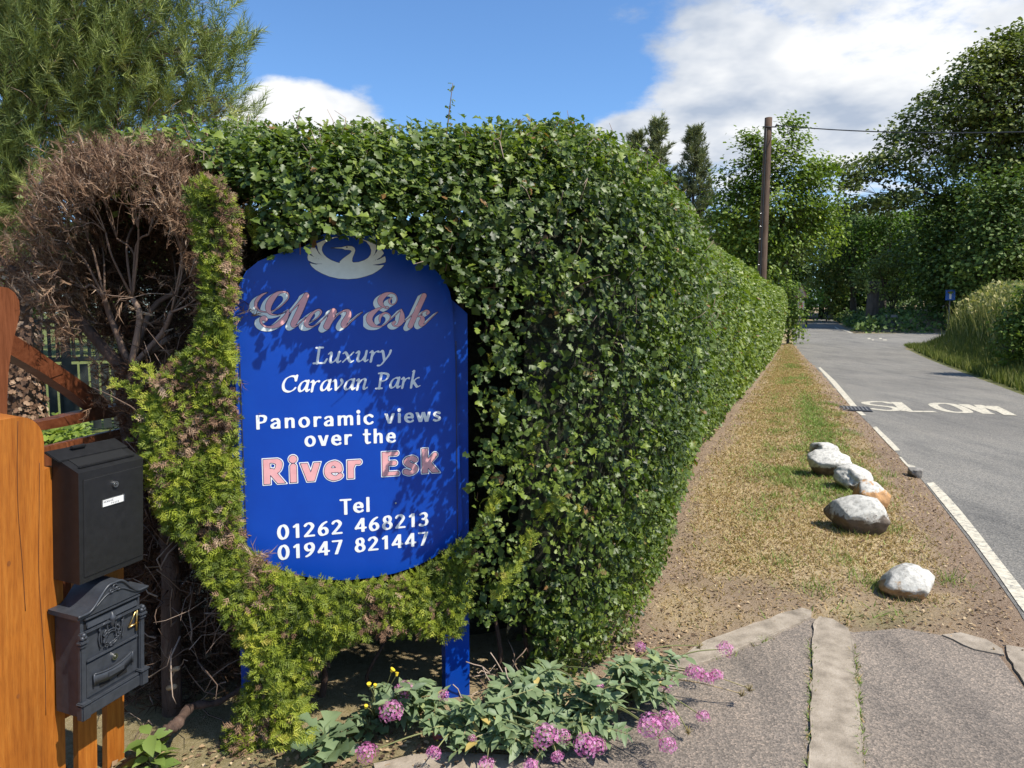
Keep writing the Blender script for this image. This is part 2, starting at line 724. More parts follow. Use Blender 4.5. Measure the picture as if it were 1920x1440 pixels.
def asphalt(name, c0, c1, c2, speck, big=0.35, tinted=None):
    m, nt, b, o = new_mat(name)
    tc = nd(nt, 'ShaderNodeTexCoord')
    vo = nd(nt, 'ShaderNodeTexVoronoi')
    vo.inputs['Scale'].default_value = speck
    nt.links.new(tc.outputs['Object'], vo.inputs['Vector'])
    big_n = noise_node(nt, big, 6, 0.6)
    streak = noise_node(nt, 1.1, 8, 0.66, stretch=(2.4, 0.45, 1))
    base = ramp_node(nt, [(0.3, c0), (0.7, c1)], big_n)
    wn_ = nd(nt, 'ShaderNodeTexWhiteNoise')
    nt.links.new(vo.outputs['Position'], wn_.inputs[0])
    sp = ramp_node(nt, [(0.0, (0.6, 0.6, 0.6)), (0.5, (0.95, 0.94, 0.92)), (0.85, (1.25, 1.2, 1.15)), (1.0, c2)], wn_.outputs[0])
    mu = nd(nt, 'ShaderNodeMix', data_type='RGBA', blend_type='MULTIPLY')
    mu.inputs[0].default_value = 1
    nt.links.new(base, mu.inputs[6])
    nt.links.new(sp, mu.inputs[7])
    mu2 = nd(nt, 'ShaderNodeMix', data_type='RGBA', blend_type='MULTIPLY')
    mu2.inputs[0].default_value = 0.8
    nt.links.new(mu.outputs[2], mu2.inputs[6])
    nt.links.new(ramp_node(nt, [(0.33, (0.62, 0.63, 0.65)), (0.48, (.95, .95, .95)), (0.68, (1.15, 1.13, 1.1))], streak), mu2.inputs[7])
    nt.links.new(mu2.outputs[2], b.inputs['Base Color'])
    b.inputs['Roughness'].default_value = 0.85
    b.inputs['Specular IOR Level'].default_value = 0.3
    add_bump(nt, b, vo.outputs['Distance'], 0.6, 0.004)
    return m


M_GROUND = ground_material()
M_ROAD = asphalt('road_asphalt', (0.172, 0.165, 0.149), (0.24, 0.23, 0.205), (1.45, 1.4, 1.35), 105)
M_DRIVE = asphalt('driveway_tarmac', (0.182, 0.153, 0.126), (0.258, 0.22, 0.184), (1.6, 1.5, 1.4), 135, 0.8)
M_CONC = noise_mat('weathered_concrete', [(0.25, (0.16, 0.13, 0.095)), (0.5, (0.32, 0.265, 0.2)), (0.75, (0.43, 0.365, 0.285))], 14, 0.9, 8, 0.6, 0.006, 90)


def paint_material():
    m, nt, b, o = new_mat('worn_road_paint')
    f = noise_node(nt, 26, 8, 0.75)
    c = ramp_node(nt, [(0.36, (0.19, 0.185, 0.17)), (0.47, (0.52, 0.47, 0.36)), (0.66, (0.68, 0.62, 0.49))], f)
    nt.links.new(c, b.inputs['Base Color'])
    b.inputs['Roughness'].default_value = 0.8
    return m


M_PAINT = paint_material()


def build_ground():
    def axis(parts):
        out = []
        for a, b, s in parts:
            out += list(np.arange(a, b, s))
        return np.array(out + [parts[-1][1]])
    xs = axis([(-420, -60, 40), (-60, -12, 4), (-12, -2.4, 0.8), (-2.4, 5.6, 0.06), (5.6, 16, 0.3), (16, 60, 1.2), (60, 420, 40)])
    ys = axis([(-120, -20, 20), (-20, 1.4, 1.2), (1.4, 12.5, 0.06), (12.5, 30, 0.35), (30, 60, 1.0), (60, 110, 4), (110, 700, 60)])
    X, Y = np.meshgrid(xs, ys)
    x, y = X.ravel(), Y.ravel()
    P = np.stack([x, y], 1)
    z = surf_z(x, y)
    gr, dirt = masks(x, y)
    nx, ny = len(xs), len(ys)
    i = np.arange(nx * ny).reshape(ny, nx)
    F = np.stack([i[:-1, :-1].ravel(), i[:-1, 1:].ravel(), i[1:, 1:].ravel(), i[1:, :-1].ravel()], 1)
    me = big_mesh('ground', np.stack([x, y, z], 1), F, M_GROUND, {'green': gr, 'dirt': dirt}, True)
    o = link('ground', me)
    o['kind'] = 'structure'
    return o


GROUND = build_ground()
ROAD_O = sheet('road', ROAD, M_ROAD, 0.007, 2.0, kind='structure')

DRIVE = [gp(*p)[:2] for p in ((560, 1600), (1000, 1412), (1110, 1372), (1200, 1318), (1262, 1268), (1340, 1226), (1521, 1160), (1600, 1188), (1690, 1180),
                              (1780, 1196), (1870, 1228), (1925, 1300), (2300, 1700))]
DRIVE = DRIVE + [(4.2, -4.0), (-2.5, -4.0), (-2.2, 1.3)]
DRIVE_O = sheet('driveway', DRIVE, M_DRIVE, 0.006, 0, kind='structure')


def slab(name, pix, th, lift=0.0, label=None):
    raw = [gp(*p)[:2] for p in pix]
    pts = []
    for i in range(len(raw)):                     # chipped, uneven arrises
        p, q = raw[i], raw[(i + 1) % len(raw)]
        k = max(1, int(np.linalg.norm(q - p) / .05))
        for j in range(k):
            pts.append(p + (q - p) * j / k + RNG.normal(0, .0035, 2))
    bm = bmesh.new()
    lo = [bm.verts.new((p[0], p[1], -0.05)) for p in pts]
    hi = [bm.verts.new((p[0], p[1], th + float(RNG.normal(0, 0.0012)))) for p in pts]
    bm.faces.new(hi)
    for i in range(len(pts)):
        j = (i + 1) % len(pts)
        bm.faces.new((lo[i], lo[j], hi[j], hi[i]))
    o = bm_obj(name, bm, M_CONC, None, 0.006, 2)
    o['kind'] = 'structure'
    return o


slab('kerb', ((1226, 1285), (1262, 1246), (1325, 1206), (1400, 1180), (1470, 1154), (1505, 1145), (1519, 1150), (1520, 1163), (1450, 1196), (1345, 1238)), 0.020)
slab('kerb', ((1525, 1170), (1536, 1160), (1562, 1166), (1588, 1182), (1598, 1200), (1604, 1240), (1612, 1330), (1618, 1420), (1632, 1640), (1510, 1640), (1516, 1420), (1522, 1280)), 0.018)
slab('kerb', ((1764, 1194), (1800, 1190), (1850, 1204), (1878, 1222), (1884, 1234), (1830, 1222)), 0.016)
slab('kerb', ((1888, 1214), (1925, 1222), (1990, 1290), (2060, 1400), (2010, 1400), (1925, 1292), (1890, 1238)), 0.017)
slab('kerb', ((700, 1436), (770, 1420), (860, 1415), (950, 1420), (1010, 1420), (990, 1470), (720, 1490)), 0.014)


def road_poly(name, pix, lift=0.0115):
    pts = [gp(*p)[:2] for p in pix]
    return sheet(name, pts, M_PAINT, lift, 0, ROAD_O)


road_poly('edge_line', ((1737, 908), (1750, 906), (1775, 930), (1800, 958), (1840, 1008), (1880, 1060), (1921, 1112), (1975, 1185), (2050, 1290), (2030, 1300), (1958, 1200), (1910, 1138), (1862, 1068), (1818, 1008), (1775, 955)))
road_poly('edge_line', ((1534, 690), (1538, 689), (1566, 715), (1586, 738), (1607, 763), (1596, 764), (1576, 740), (1560, 720)))
road_poly('edge_line', ((1604, 772), (1615, 772), (1624, 780), (1615, 780)))
road_poly('edge_line', ((1636, 803), (1643, 801), (1655, 813), (1669, 826), (1688, 846), (1677, 847), (1662, 831), (1648, 816)))
road_poly('edge_line', ((1685, 858), (1690, 859), (1702, 872), (1716, 876), (1716, 881), (1703, 878), (1694, 869)))
for q in (((1564, 613), (1567, 613), (1575, 618), (1571, 618)), ((1581, 619), (1585, 619), (1600, 625), (1595, 625)),
          ((1627, 634), (1632, 634), (1632, 636), (1627, 636)), ((1648, 634), (1653, 634), (1654, 636), (1649, 636)),
          ((1634, 637), (1638, 637), (1639, 638.5), (1635, 638.5)), ((1655, 637), (1662, 637), (1663, 638.5), (1656, 638.5))):
    road_poly('junction_mark', q)


# painted word SLOW: strokes traced on the road surface (pixels of a 4.8x enlargement)
def stroke_quads(name, lines):
    bag = Bag()
    for li, (pts, w) in enumerate(lines):
        pts = catmull(pts, 6) if len(pts) > 2 else np.array(pts, float)
        W = np.array([gp(1560 + p[0] / 4.8, 660 + p[1] / 4.8) for p in pts])
        T = unit(np.gradient(W[:, :2], axis=0))
        # in the painted letters the uprights are broad and the bars narrow
        Nn = np.stack([-T[:, 1], T[:, 0]], 1)
        hw = w / 2
        A = W.copy()
        B = W.copy()
        A[:, :2] += Nn * hw
        B[:, :2] -= Nn * hw
        z = 0.0112 + 0.0006 * li
        A[:, 2] = ramp_z(A[:, 1]) + z
        B[:, 2] = ramp_z(B[:, 1]) + z
        n = len(W)
        F = [(i, i + 1, n + i + 1, n + i) for i in range(n - 1)]
        bag.add(np.concatenate([A, B]), F)
    return bag.build(name, M_PAINT, ROAD_O)


stroke_quads('painted_letter', [([(535, 470), (470, 455), (380, 452), (305, 459), (318, 474), (420, 488), (530, 500), (583, 517), (560, 531), (460, 529), (345, 514)], 0.13)])
stroke_quads('painted_letter', [([(578, 456), (680, 538)], 0.17), ([(672, 539), (932, 543)], 0.15)])
stroke_quads('painted_letter', [([(905, 476), (960, 467), (1060, 473), (1150, 500), (1222, 540), (1190, 549), (1090, 546), (1000, 527), (930, 497), (905, 476)], 0.14)])
stroke_quads('painted_letter', [([(1182, 476), (1415, 563)], 0.17), ([(1308, 481), (1330, 500), (1412, 562)], 0.11), ([(1306, 481), (1400, 506), (1505, 537)], 0.13), ([(1438, 492), (1606, 576)], 0.17)])


# ------------------------------------------------------------------ the sign
SA = math.radians(72)
SD = np.array([math.sin(SA), math.cos(SA), 0])        # along the board, to the right
SN = np.array([SD[1], -SD[0], 0])                      # out of its face
SO = gp(871, 1310)


def sp(px, py, w=0.0):
    """Pixel -> (u, v) on the plane parallel to the board at offset w."""
    d = ray(px, py)
    c = np.array([0, 0, CAM_H])
    t = (w + (SO - c) @ SN) / (d @ SN)
    P = c + d * t
    return np.array([(P - SO) @ SD, P[2]])


def sw(u, v, w=0.0):
    """(u, v, w) of the board -> world."""
    u, v, w = np.broadcast_arrays(np.asarray(u, float), np.asarray(v, float), np.asarray(w, float))
    return SO * np.array([1, 1, 0]) + u[..., None] * SD + w[..., None] * SN + v[..., None] * np.array([0, 0, 1.0])


M_BLUE = noise_mat('blue_sign_paint', [(0.3, (0.0015, 0.045, 0.33)), (0.7, (0.002, 0.056, 0.38))], 6, 0.38, 6, 0.02, 0.001, 60, spec=0.35)
M_WHITE = noise_mat('white_vinyl', [(0.3, (0.76, 0.77, 0.75)), (0.7, (0.86, 0.86, 0.83))], 18, 0.55)
M_SILVER = noise_mat('pale_grey_vinyl', [(0.3, (0.66, 0.70, 0.66)), (0.7, (0.76, 0.80, 0.76))], 30, 0.5)
M_PINK = noise_mat('faded_pink_vinyl', [(0.3, (0.72, 0.33, 0.33)), (0.7, (0.82, 0.42, 0.41))], 25, 0.6)
M_NAVY = noise_mat('navy_outline', [(0.3, (0.012, 0.02, 0.07)), (0.7, (0.02, 0.03, 0.10))], 20, 0.5)
M_STEEL = noise_mat('bright_metal', [(0.3, (0.55, 0.55, 0.53)), (0.7, (0.75, 0.74, 0.72))], 60, 0.28, metal=1.0)

SIGN = thing('sign_board', tuple(SO * np.array([1, 1, 0])), math.atan2(SD[1], SD[0]),
             'blue caravan park sign with white lettering framed by the clipped hedge', 'sign')
# children live in local x = u, y = -w, z = v
top_px = [(436.5, 600), (440, 566), (448, 534), (462, 508), (484, 490), (510, 479), (540, 470), (568, 463), (580, 456), (592, 446), (612, 437), (640, 432), (668, 434), (692, 441),
          (708, 449), (722, 459), (740, 468), (764, 476), (790, 488), (812, 502), (832, 523), (843, 546), (848.5, 572)]
bot_px = [(868, 990), (858, 1005), (840, 1026), (812, 1046), (780, 1062), (740, 1075), (700, 1083), (650, 1088), (600, 1086), (560, 1079), (520, 1066), (490, 1048), (468, 1028), (455, 1008)]
outline = [sp(*p) for p in top_px] + [sp(*p) for p in bot_px]
bm = bmesh.new()
prism_bm(bm, outline, 0.0, 0.018)
bm_obj('panel', bm, M_BLUE, SIGN, 0.0012, 1)
ur = sp(849, 700)[0]
ur2 = sp(877, 700, -0.021)[0]
ptop = sp(849, 566, -0.021)[1]
bm = bmesh.new()
prism_bm(bm, [(ur - 0.035, -0.08), (ur2, -0.08), (ur2, ptop - 0.045), (ur + 0.004, ptop + 0.008), (ur - 0.035, ptop + 0.008)], 0.021, 0.09)
bm_obj('post', bm, M_BLUE, SIGN, 0.002, 1)
ul = sp(453.5, 800)[0]
ul2 = sp(434, 800, -0.021)[0]
bm = bmesh.new()
prism_bm(bm, [(ul2, -0.08), (ul + 0.035, -0.08), (ul + 0.035, ptop), (ul2 + 0.02, ptop), (ul2, ptop - 0.04)], 0.021, 0.09)
bm_obj('post', bm, M_BLUE, SIGN, 0.002, 1)
# shadow-gap strips where the panel is fixed over the posts
box_obj('joint_strip', (sp(454, 800)[0], -0.0012, 1.02), (0.004, 0.0022, 0.86), M_NAVY, SIGN)
box_obj('joint_strip', (sp(856, 800)[0], -0.0012, 1.02), (0.004, 0.0022, 0.86), M_NAVY, SIGN)


# --- lettering from pen strokes: signed distance -> filled cells
def seg_sdf(X, Y, pts, hw):
    d = np.full(X.shape, 9.0)
    for i in range(len(pts) - 1):
        a, b = pts[i], pts[i + 1]
        ab = b - a
        L = ab @ ab + 1e-12
        t = np.clip(((X - a[0]) * ab[0] + (Y - a[1]) * ab[1]) / L, 0, 1)
        dd = np.hypot(X - a[0] - t * ab[0], Y - a[1] - t * ab[1]) - (hw[i] + t * (hw[i + 1] - hw[i]))
        d = np.minimum(d, dd)
    return d


def fill_cells(xs, ys, D, iso=0.0):
    """Marching squares: polygons where D < iso."""
    V, F = [], []
    idx = {}

    def vid(p):
        k = (round(p[0], 6), round(p[1], 6))
        if k not in idx:
            idx[k] = len(V)
            V.append(p)
        return idx[k]
    D = D - iso
    nz = np.argwhere((np.minimum(np.minimum(D[:-1, :-1], D[1:, :-1]), np.minimum(D[:-1, 1:], D[1:, 1:])) < 0))
    for j, i in nz:
        c = [(xs[i], ys[j], D[j, i]), (xs[i + 1], ys[j], D[j, i + 1]), (xs[i + 1], ys[j + 1], D[j + 1, i + 1]), (xs[i], ys[j + 1], D[j + 1, i])]
        poly = []
        for k in range(4):
            p, q = c[k], c[(k + 1) % 4]
            if p[2] < 0:
                poly.append((p[0], p[1]))
            if (p[2] < 0) != (q[2] < 0):
                t = p[2] / (p[2] - q[2])
                poly.append((p[0] + t * (q[0] - p[0]), p[1] + t * (q[1] - p[1])))
        ids = []
        for p in poly:
            v = vid(p)
            if v not in ids:
                ids.append(v)
        for k in range(1, len(ids) - 1):
            F.append((ids[0], ids[k], ids[k + 1]))
    return V, F


def pen(pts, thick, thin, phi=0.25):
    """Half widths of a broad-nib stroke."""
    d = unit(np.gradient(pts, axis=0))
    pv = np.array([math.cos(phi), math.sin(phi)])
    return thin + (thick - thin) * np.abs(d[:, 0] * pv[1] - d[:, 1] * pv[0])


def ell(cx, cy, rx, ry):
    return [(cx + rx * math.cos(a), cy + ry * math.sin(a)) for a in np.linspace(0, 2 * math.pi, 25)]


ARCH = [(.12, .45), (.2, .6), (.34, .675), (.46, .6), (.48, .45)]
BOWLP = [(.12, .935), (.36, .945), (.53, .86), (.55, .72), (.48, .54), (.32, .47), (.12, .47)]
SIX = [(.48, .95), (.3, .82), (.15, .58), (.1, .32), (.17, .11), (.31, .05), (.46, .14), (.5, .31), (.43, .48), (.29, .53), (.14, .42)]
# glyph: advance, clip (lo, hi), [(kind, points)]; kind l = straight, c = curve, d = dot
ROMAN = {
    'P': (.66, (0, 1), [('l', [(.14, -.2), (.14, 1.2)]), ('c', BOWLP)]),
    'R': (.72, (0, 1), [('l', [(.14, -.2), (.14, 1.2)]), ('c', BOWLP), ('l', [(.3, .5), (.68, -.1)])]),
    'a': (.62, (0, .74), [('c', [(.1, .58), (.22, .675), (.38, .66), (.46, .5), (.46, .3)]), ('l', [(.46, .45), (.46, -.2)]), ('c', [(.46, .42), (.26, .38), (.12, .27), (.1, .15), (.2, .055), (.34, .08), (.46, .2)])]),
    'n': (.63, (0, .74), [('l', [(.12, -.2), (.12, 1)]), ('c', ARCH), ('l', [(.48, .48), (.48, -.2)])]),
    'h': (.63, (0, 1.05), [('l', [(.12, -.2), (.12, 1.3)]), ('c', ARCH), ('l', [(.48, .48), (.48, -.2)])]),
    'm': (.96, (0, .74), [('l', [(.12, -.2), (.12, 1)]), ('c', ARCH), ('l', [(.48, .48), (.48, -.2)]), ('c', [(x + .35, y) for x, y in ARCH]), ('l', [(.83, .48), (.83, -.2)])]),
    'o': (.68, (-.1, 1), [('c', ell(.33, .365, .23, .315))]),
    'r': (.46, (0, .74), [('l', [(.12, -.2), (.12, 1)]), ('c', [(.12, .42), (.2, .6), (.3, .67), (.42, .66)])]),
    'i': (.27, (0, 1.3), [('l', [(.13, -.2), (.13, .64)]), ('d', [(.13, .95)])]),
    'c': (.58, (-.1, 1), [('c', [(.52, .58), (.4, .67), (.28, .67), (.13, .54), (.1, .36), (.14, .19), (.28, .06), (.42, .06), (.53, .15)])]),
    'v': (.58, (0, .74), [('l', [(.02, .86), (.28, -.05)]), ('l', [(.28, -.05), (.53, .86)])]),
    'w': (.86, (0, .74), [('l', [(.0, .86), (.24, -.05)]), ('l', [(.24, -.05), (.42, .78)]), ('l', [(.42, .78), (.62, -.05)]), ('l', [(.62, -.05), (.82, .86)])]),
    'e': (.62, (-.1, 1), [('l', [(.12, .385), (.5, .385)]), ('c', [(.51, .39), (.48, .57), (.33, .675), (.17, .6), (.1, .38), (.15, .17), (.31, .055), (.45, .07), (.54, .14)])]),
    's': (.5, (-.1, 1), [('c', [(.42, .61), (.3, .68), (.16, .64), (.11, .53), (.2, .41), (.34, .33), (.42, .21), (.35, .09), (.22, .05), (.07, .11)])]),
    't': (.45, (-.1, 1.05), [('l', [(.18, 1.0), (.18, .3)]), ('c', [(.18, .4), (.18, .2), (.25, .06), (.4, .09)]), ('l', [(.02, .68), (.4, .68)])]),
    'E': (.64, (0, 1), [('l', [(.14, -.2), (.14, 1.2)]), ('l', [(.14, .94), (.54, .94)]), ('l', [(.14, .52), (.48, .52)]), ('l', [(.14, .06), (.56, .06)])]),
    'k': (.6, (0, 1.05), [('l', [(.12, -.2), (.12, 1.3)]), ('l', [(.14, .32), (.5, .76)]), ('l', [(.22, .44), (.58, -.08)])]),
    'T': (.62, (-.1, 1), [('l', [(.03, .945), (.59, .945)]), ('l', [(.31, .94), (.31, -.2)])]),
    'l': (.27, (0, 1.05), [('l', [(.13, -.2), (.13, 1.3)])]),
    '0': (.64, (-.1, 1.1), [('c', ell(.31, .5, .22, .455))]),
    '1': (.5, (0, 1), [('l', [(.3, -.2), (.3, 1.2)]), ('l', [(.3, .95), (.12, .8)])]),
    '2': (.62, (0, 1.1), [('c', [(.08, .8), (.2, .935), (.36, .93), (.48, .76), (.42, .56), (.26, .32), (.08, .07)]), ('l', [(.08, .07), (.55, .07)])]),
    '6': (.62, (-.1, 1), [('c', SIX)]),
    '9': (.62, (0, 1.1), [('c', [(.6 - x, 1 - y) for x, y in SIX])]),
    '4': (.64, (0, 1), [('l', [(.44, 1.2), (.44, -.2)]), ('l', [(.42, .97), (.06, .29)]), ('l', [(.04, .29), (.6, .29)])]),
    '8': (.62, (-.1, 1.1), [('c', ell(.31, .735, .165, .215)), ('c', ell(.31, .275, .21, .235))]),
    '3': (.58, (-.1, 1.1), [('c', [(.1, .87), (.24, .95), (.38, .92), (.45, .76), (.38, .59), (.22, .53)]), ('c', [(.22, .53), (.41, .48), (.48, .28), (.4, .11), (.22, .05), (.07, .12)])]),
    '7': (.58, (0, 1), [('l', [(.05, .945), (.52, .945)]), ('l', [(.5, .95), (.2, -.1)])]),
    ' ': (.42, (0, 1), []),
}
ITAL = {
    'L': (.66, (-.1, 1.1), [('l', [(.24, .02), (.24, .98)]), ('l', [(.1, .97), (.4, .97)]), ('l', [(.08, .035), (.56, .035)]), ('l', [(.56, .04), (.64, .26)])]),
    'u': (.62, (-.1, 1), [('c', [(.02, .56), (.1, .65), (.15, .56), (.13, .22), (.19, .05), (.33, .12), (.46, .4)]), ('c', [(.48, .66), (.46, .3), (.46, .1), (.52, .04), (.6, .12)])]),
    'x': (.6, (-.1, 1), [('c', [(.04, .56), (.12, .63), (.22, .5), (.36, .14), (.46, .03), (.55, .1)]), ('l', [(.5, .62), (.08, .04)])]),
    'r': (.46, (-.1, 1), [('c', [(.02, .56), (.1, .64), (.14, .5), (.12, 0)]), ('c', [(.13, .3), (.24, .55), (.38, .64)]), ('d2', [(.4, .6)])]),
    'y': (.56, (-.4, 1), [('c', [(.02, .56), (.1, .64), (.17, .5), (.27, .06)]), ('c', [(.5, .64), (.46, .4), (.3, .05), (.14, -.24), (.0, -.26)])]),
    'C': (.78, (-.1, 1.1), [('c', [(.66, .78), (.6, .93), (.42, .965), (.2, .82), (.1, .5), (.17, .17), (.38, .035), (.58, .1), (.7, .26)]), ('l', [(.665, .7), (.69, .99)])]),
    'a': (.6, (-.1, 1), [('c', [(.47, .6), (.33, .655), (.17, .53), (.09, .27), (.14, .06), (.27, .06), (.4, .27), (.48, .6)]), ('c', [(.49, .66), (.46, .3), (.46, .08), (.52, .035), (.6, .12)])]),
    'v': (.56, (-.1, 1), [('c', [(.02, .56), (.1, .64), (.16, .5), (.22, .05)]), ('c', [(.22, .04), (.42, .3), (.48, .5), (.42, .65)])]),
    'n': (.62, (-.1, 1), [('c', [(.02, .56), (.1, .64), (.14, .5), (.11, 0)]), ('c', [(.13, .3), (.26, .58), (.4, .65), (.46, .52), (.43, .2), (.45, .05), (.52, .035), (.6, .12)])]),
    'P': (.7, (-.1, 1.1), [('l', [(.24, .02), (.24, .98)]), ('l', [(.08, .025), (.38, .025)]), ('c', [(.1, .97), (.38, .97), (.58, .88), (.6, .72), (.52, .55), (.36, .48), (.25, .48)])]),
    'k': (.6, (-.1, 1.2), [('c', [(.06, 1.02), (.14, 1.05), (.14, .9), (.12, .4), (.12, 0)]), ('c', [(.13, .3), (.32, .56), (.46, .62)]), ('c', [(.2, .38), (.34, .16), (.44, .04), (.58, .1)])]),
    ' ': (.36, (0, 1), []),
}


def text_line(name, txt, font, p_left, p_right, cap_px, thick, thin, phi=0.25, shear=0.0, track=0.0, layers=((0.0, None, 0.0012),), cells=24):
    """One line of lettering between two baseline pixels; layers = (offset, material, height)."""
    a, b = sp(*p_left), sp(*p_right)
    cap = sp(p_left[0], p_left[1] - cap_px)[1] - a[1]
    adv, strokes = 0.0, []
    for ch in txt:
        g = font[ch]
        strokes.append((adv, g))
        adv += g[0] + track
    adv -= track
    sx = (b[0] - a[0]) / (adv - 0.05)
    h = 1.0 / cells
    for off, g in strokes:
        if not g[2]:
            continue
        lo, hi = g[1]
        xs = np.arange(-.3, g[0] + .35, h * cap / max(sx, 1e-6) if sx > cap else h)
        ys = np.arange(-.48, 1.36, h)
        X, Y = np.meshgrid(xs, ys)
        kx = sx / cap                       # keep stroke weight even when stretched
        D = np.full(X.shape, 9.0)
        for kind, pts in g[2]:
            P = np.array(pts, float)
            if kind in ('d', 'd2'):
                r = thick * (1.25 if kind == 'd' else 0.9)
                D = np.minimum(D, np.hypot((X - P[0, 0]) * kx, Y - P[0, 1]) - r)
                continue
            if kind == 'c':
                P = catmull(P, 5)
            P = P * np.array([kx, 1])
            D = np.minimum(D, seg_sdf(X * kx, Y, P, pen(P, thick, thin, phi)))
        D = np.maximum(D, np.maximum(lo - Y, Y - hi))
        par = None
        for k, (offs, mt, hz) in enumerate(layers):
            V, F = fill_cells(xs, ys, D, offs)
            if not F:
                continue
            V = np.array(V)
            u = a[0] + (off + V[:, 0] + shear * V[:, 1] / kx) * sx
            f = (u - a[0]) / (b[0] - a[0])
            v = a[1] + f * (b[1] - a[1]) + V[:, 1] * cap
            nm = ('letter', 'letter_outline', 'letter_face')[k]
            me = Bag().add(np.stack([u, np.full(len(u), -hz), v], 1), np.array(F)).mesh(nm, mt or M_WHITE)
            o = link(nm, me, par or SIGN)
            par = par or o


text_line('lettering', 'Luxury', ITAL, (584, 682.5), (730, 676.5), 31, .082, .03, .5, .17)
text_line('lettering', 'Caravan Park', ITAL, (525, 736), (786, 726), 31, .082, .03, .5, .17)
text_line('lettering', 'Panoramic views', ROMAN, (479, 805.5), (825, 789.5), 27, .112, .058, .22, 0, .14)
text_line('lettering', 'over the', ROMAN, (571, 837.5), (741, 829.5), 27, .112, .058, .22, 0, .14)
text_line('lettering', 'River Esk', ROMAN, (493, 908), (818, 885), 46, .118, .08, .22, 0, .17,
          layers=((.062, M_WHITE, .0010), (.026, M_NAVY, .0016), (.004, M_PINK, .0022)), cells=30)
text_line('lettering', 'Tel', ROMAN, (638, 963), (693, 959.5), 27, .112, .058, .22, 0, .1)
text_line('lettering', '01262 468213', ROMAN, (520, 1012), (802, 985.5), 27, .118, .055, .22, 0, .12)
text_line('lettering', '01947 821447', ROMAN, (521, 1050), (801, 1022), 27, .118, .055, .22, 0, .12)


def script_word(name, ox, oy, sc, strokes, drop):
    """Brush script traced as pen strokes (enlarged pixels) with a white drop shade."""
    S = []
    for pts, hw in strokes:
        P = catmull(np.array(pts, float), 6)
        W = catmull(np.stack([hw, hw], 1).astype(float), 6)[:, 0]
        S.append((P, np.maximum(W, 3)))
    allp = np.concatenate([s[0] for s in S])
    x0, y0 = allp.min(0) - 120
    x1, y1 = allp.max(0) + 120
    xs, ys = np.arange(x0, x1, 9.0), np.arange(y0, y1, 9.0)
    X, Y = np.meshgrid(xs, ys)

    def field(dx, dy):
        D = np.full(X.shape, 999.0)
        for P, W in S:
            D = np.minimum(D, seg_sdf(X / 100, Y / 100, (P + np.array([dx, dy])) / 100, W / 100) * 100)
        return D
    Dp = field(0, 0)
    Dw = Dp.copy()
    for k in np.linspace(0.15, 1, 6):
        Dw = np.minimum(Dw, field(drop[0] * k, drop[1] * k))
    par = None
    for D, iso, mt, hz, nm in ((Dw, 9, M_NAVY, .0008, name), (Dw, 4, M_SILVER, .0013, 'letter_shade'), (Dp, 4, M_NAVY, .0018, 'letter_outline'), (Dp, -2, M_PINK, .0023, 'letter_face')):
        V, F = fill_cells(xs, ys, D, iso)
        uv = np.array([sp(ox + p[0] / sc, oy + p[1] / sc) for p in V])
        b = Bag().add(np.stack([uv[:, 0], np.full(len(uv), -hz), uv[:, 1]], 1), np.array(F)[:, ::-1])
        o = link(nm, b.mesh(nm, mt), SIGN if par is None else par)
        par = par or o


script_word('lettering', 450, 535, 8.0, [
    ([(412, 106), (330, 145), (262, 215), (236, 290), (262, 355), (330, 393), (440, 398), (560, 352), (660, 270), (728, 185), (715, 118), (650, 98), (565, 120), (480, 205), (430, 300), (428, 375), (470, 432), (560, 442), (650, 415), (735, 362)],
     [4, 16, 26, 22, 16, 9, 7, 7, 7, 8, 9, 12, 26, 44, 46, 34, 14, 6, 5, 4]),
    ([(732, 364), (690, 470), (630, 545), (550, 600), (460, 626), (370, 612), (318, 560), (322, 505), (362, 490), (385, 510)], [8, 34, 44, 36, 18, 12, 16, 26, 36, 30]),
    ([(690, 480), (760, 400), (880, 270), (1000, 140)], [5, 6, 14, 30]),
    ([(996, 150), (920, 330), (830, 520), (795, 590), (830, 615), (900, 565), (985, 480)], [42, 46, 46, 36, 12, 7, 6]),
    ([(1048, 552), (1130, 512), (1195, 452), (1216, 396), (1182, 366), (1120, 392), (1045, 470), (995, 556), (1008, 606), (1080, 620), (1190, 562), (1300, 458), (1385, 392)],
     [5, 6, 8, 14, 12, 14, 28, 36, 25, 10, 6, 6, 6]),
    ([(1405, 390), (1350, 510), (1300, 615)], [46, 48, 48]),
    ([(1380, 545), (1470, 440), (1560, 380), (1625, 390), (1625, 460), (1570, 550), (1550, 600), (1590, 615), (1680, 530), (1835, 402)], [6, 8, 12, 30, 42, 44, 34, 12, 7, 5]),
], (-72, 42))
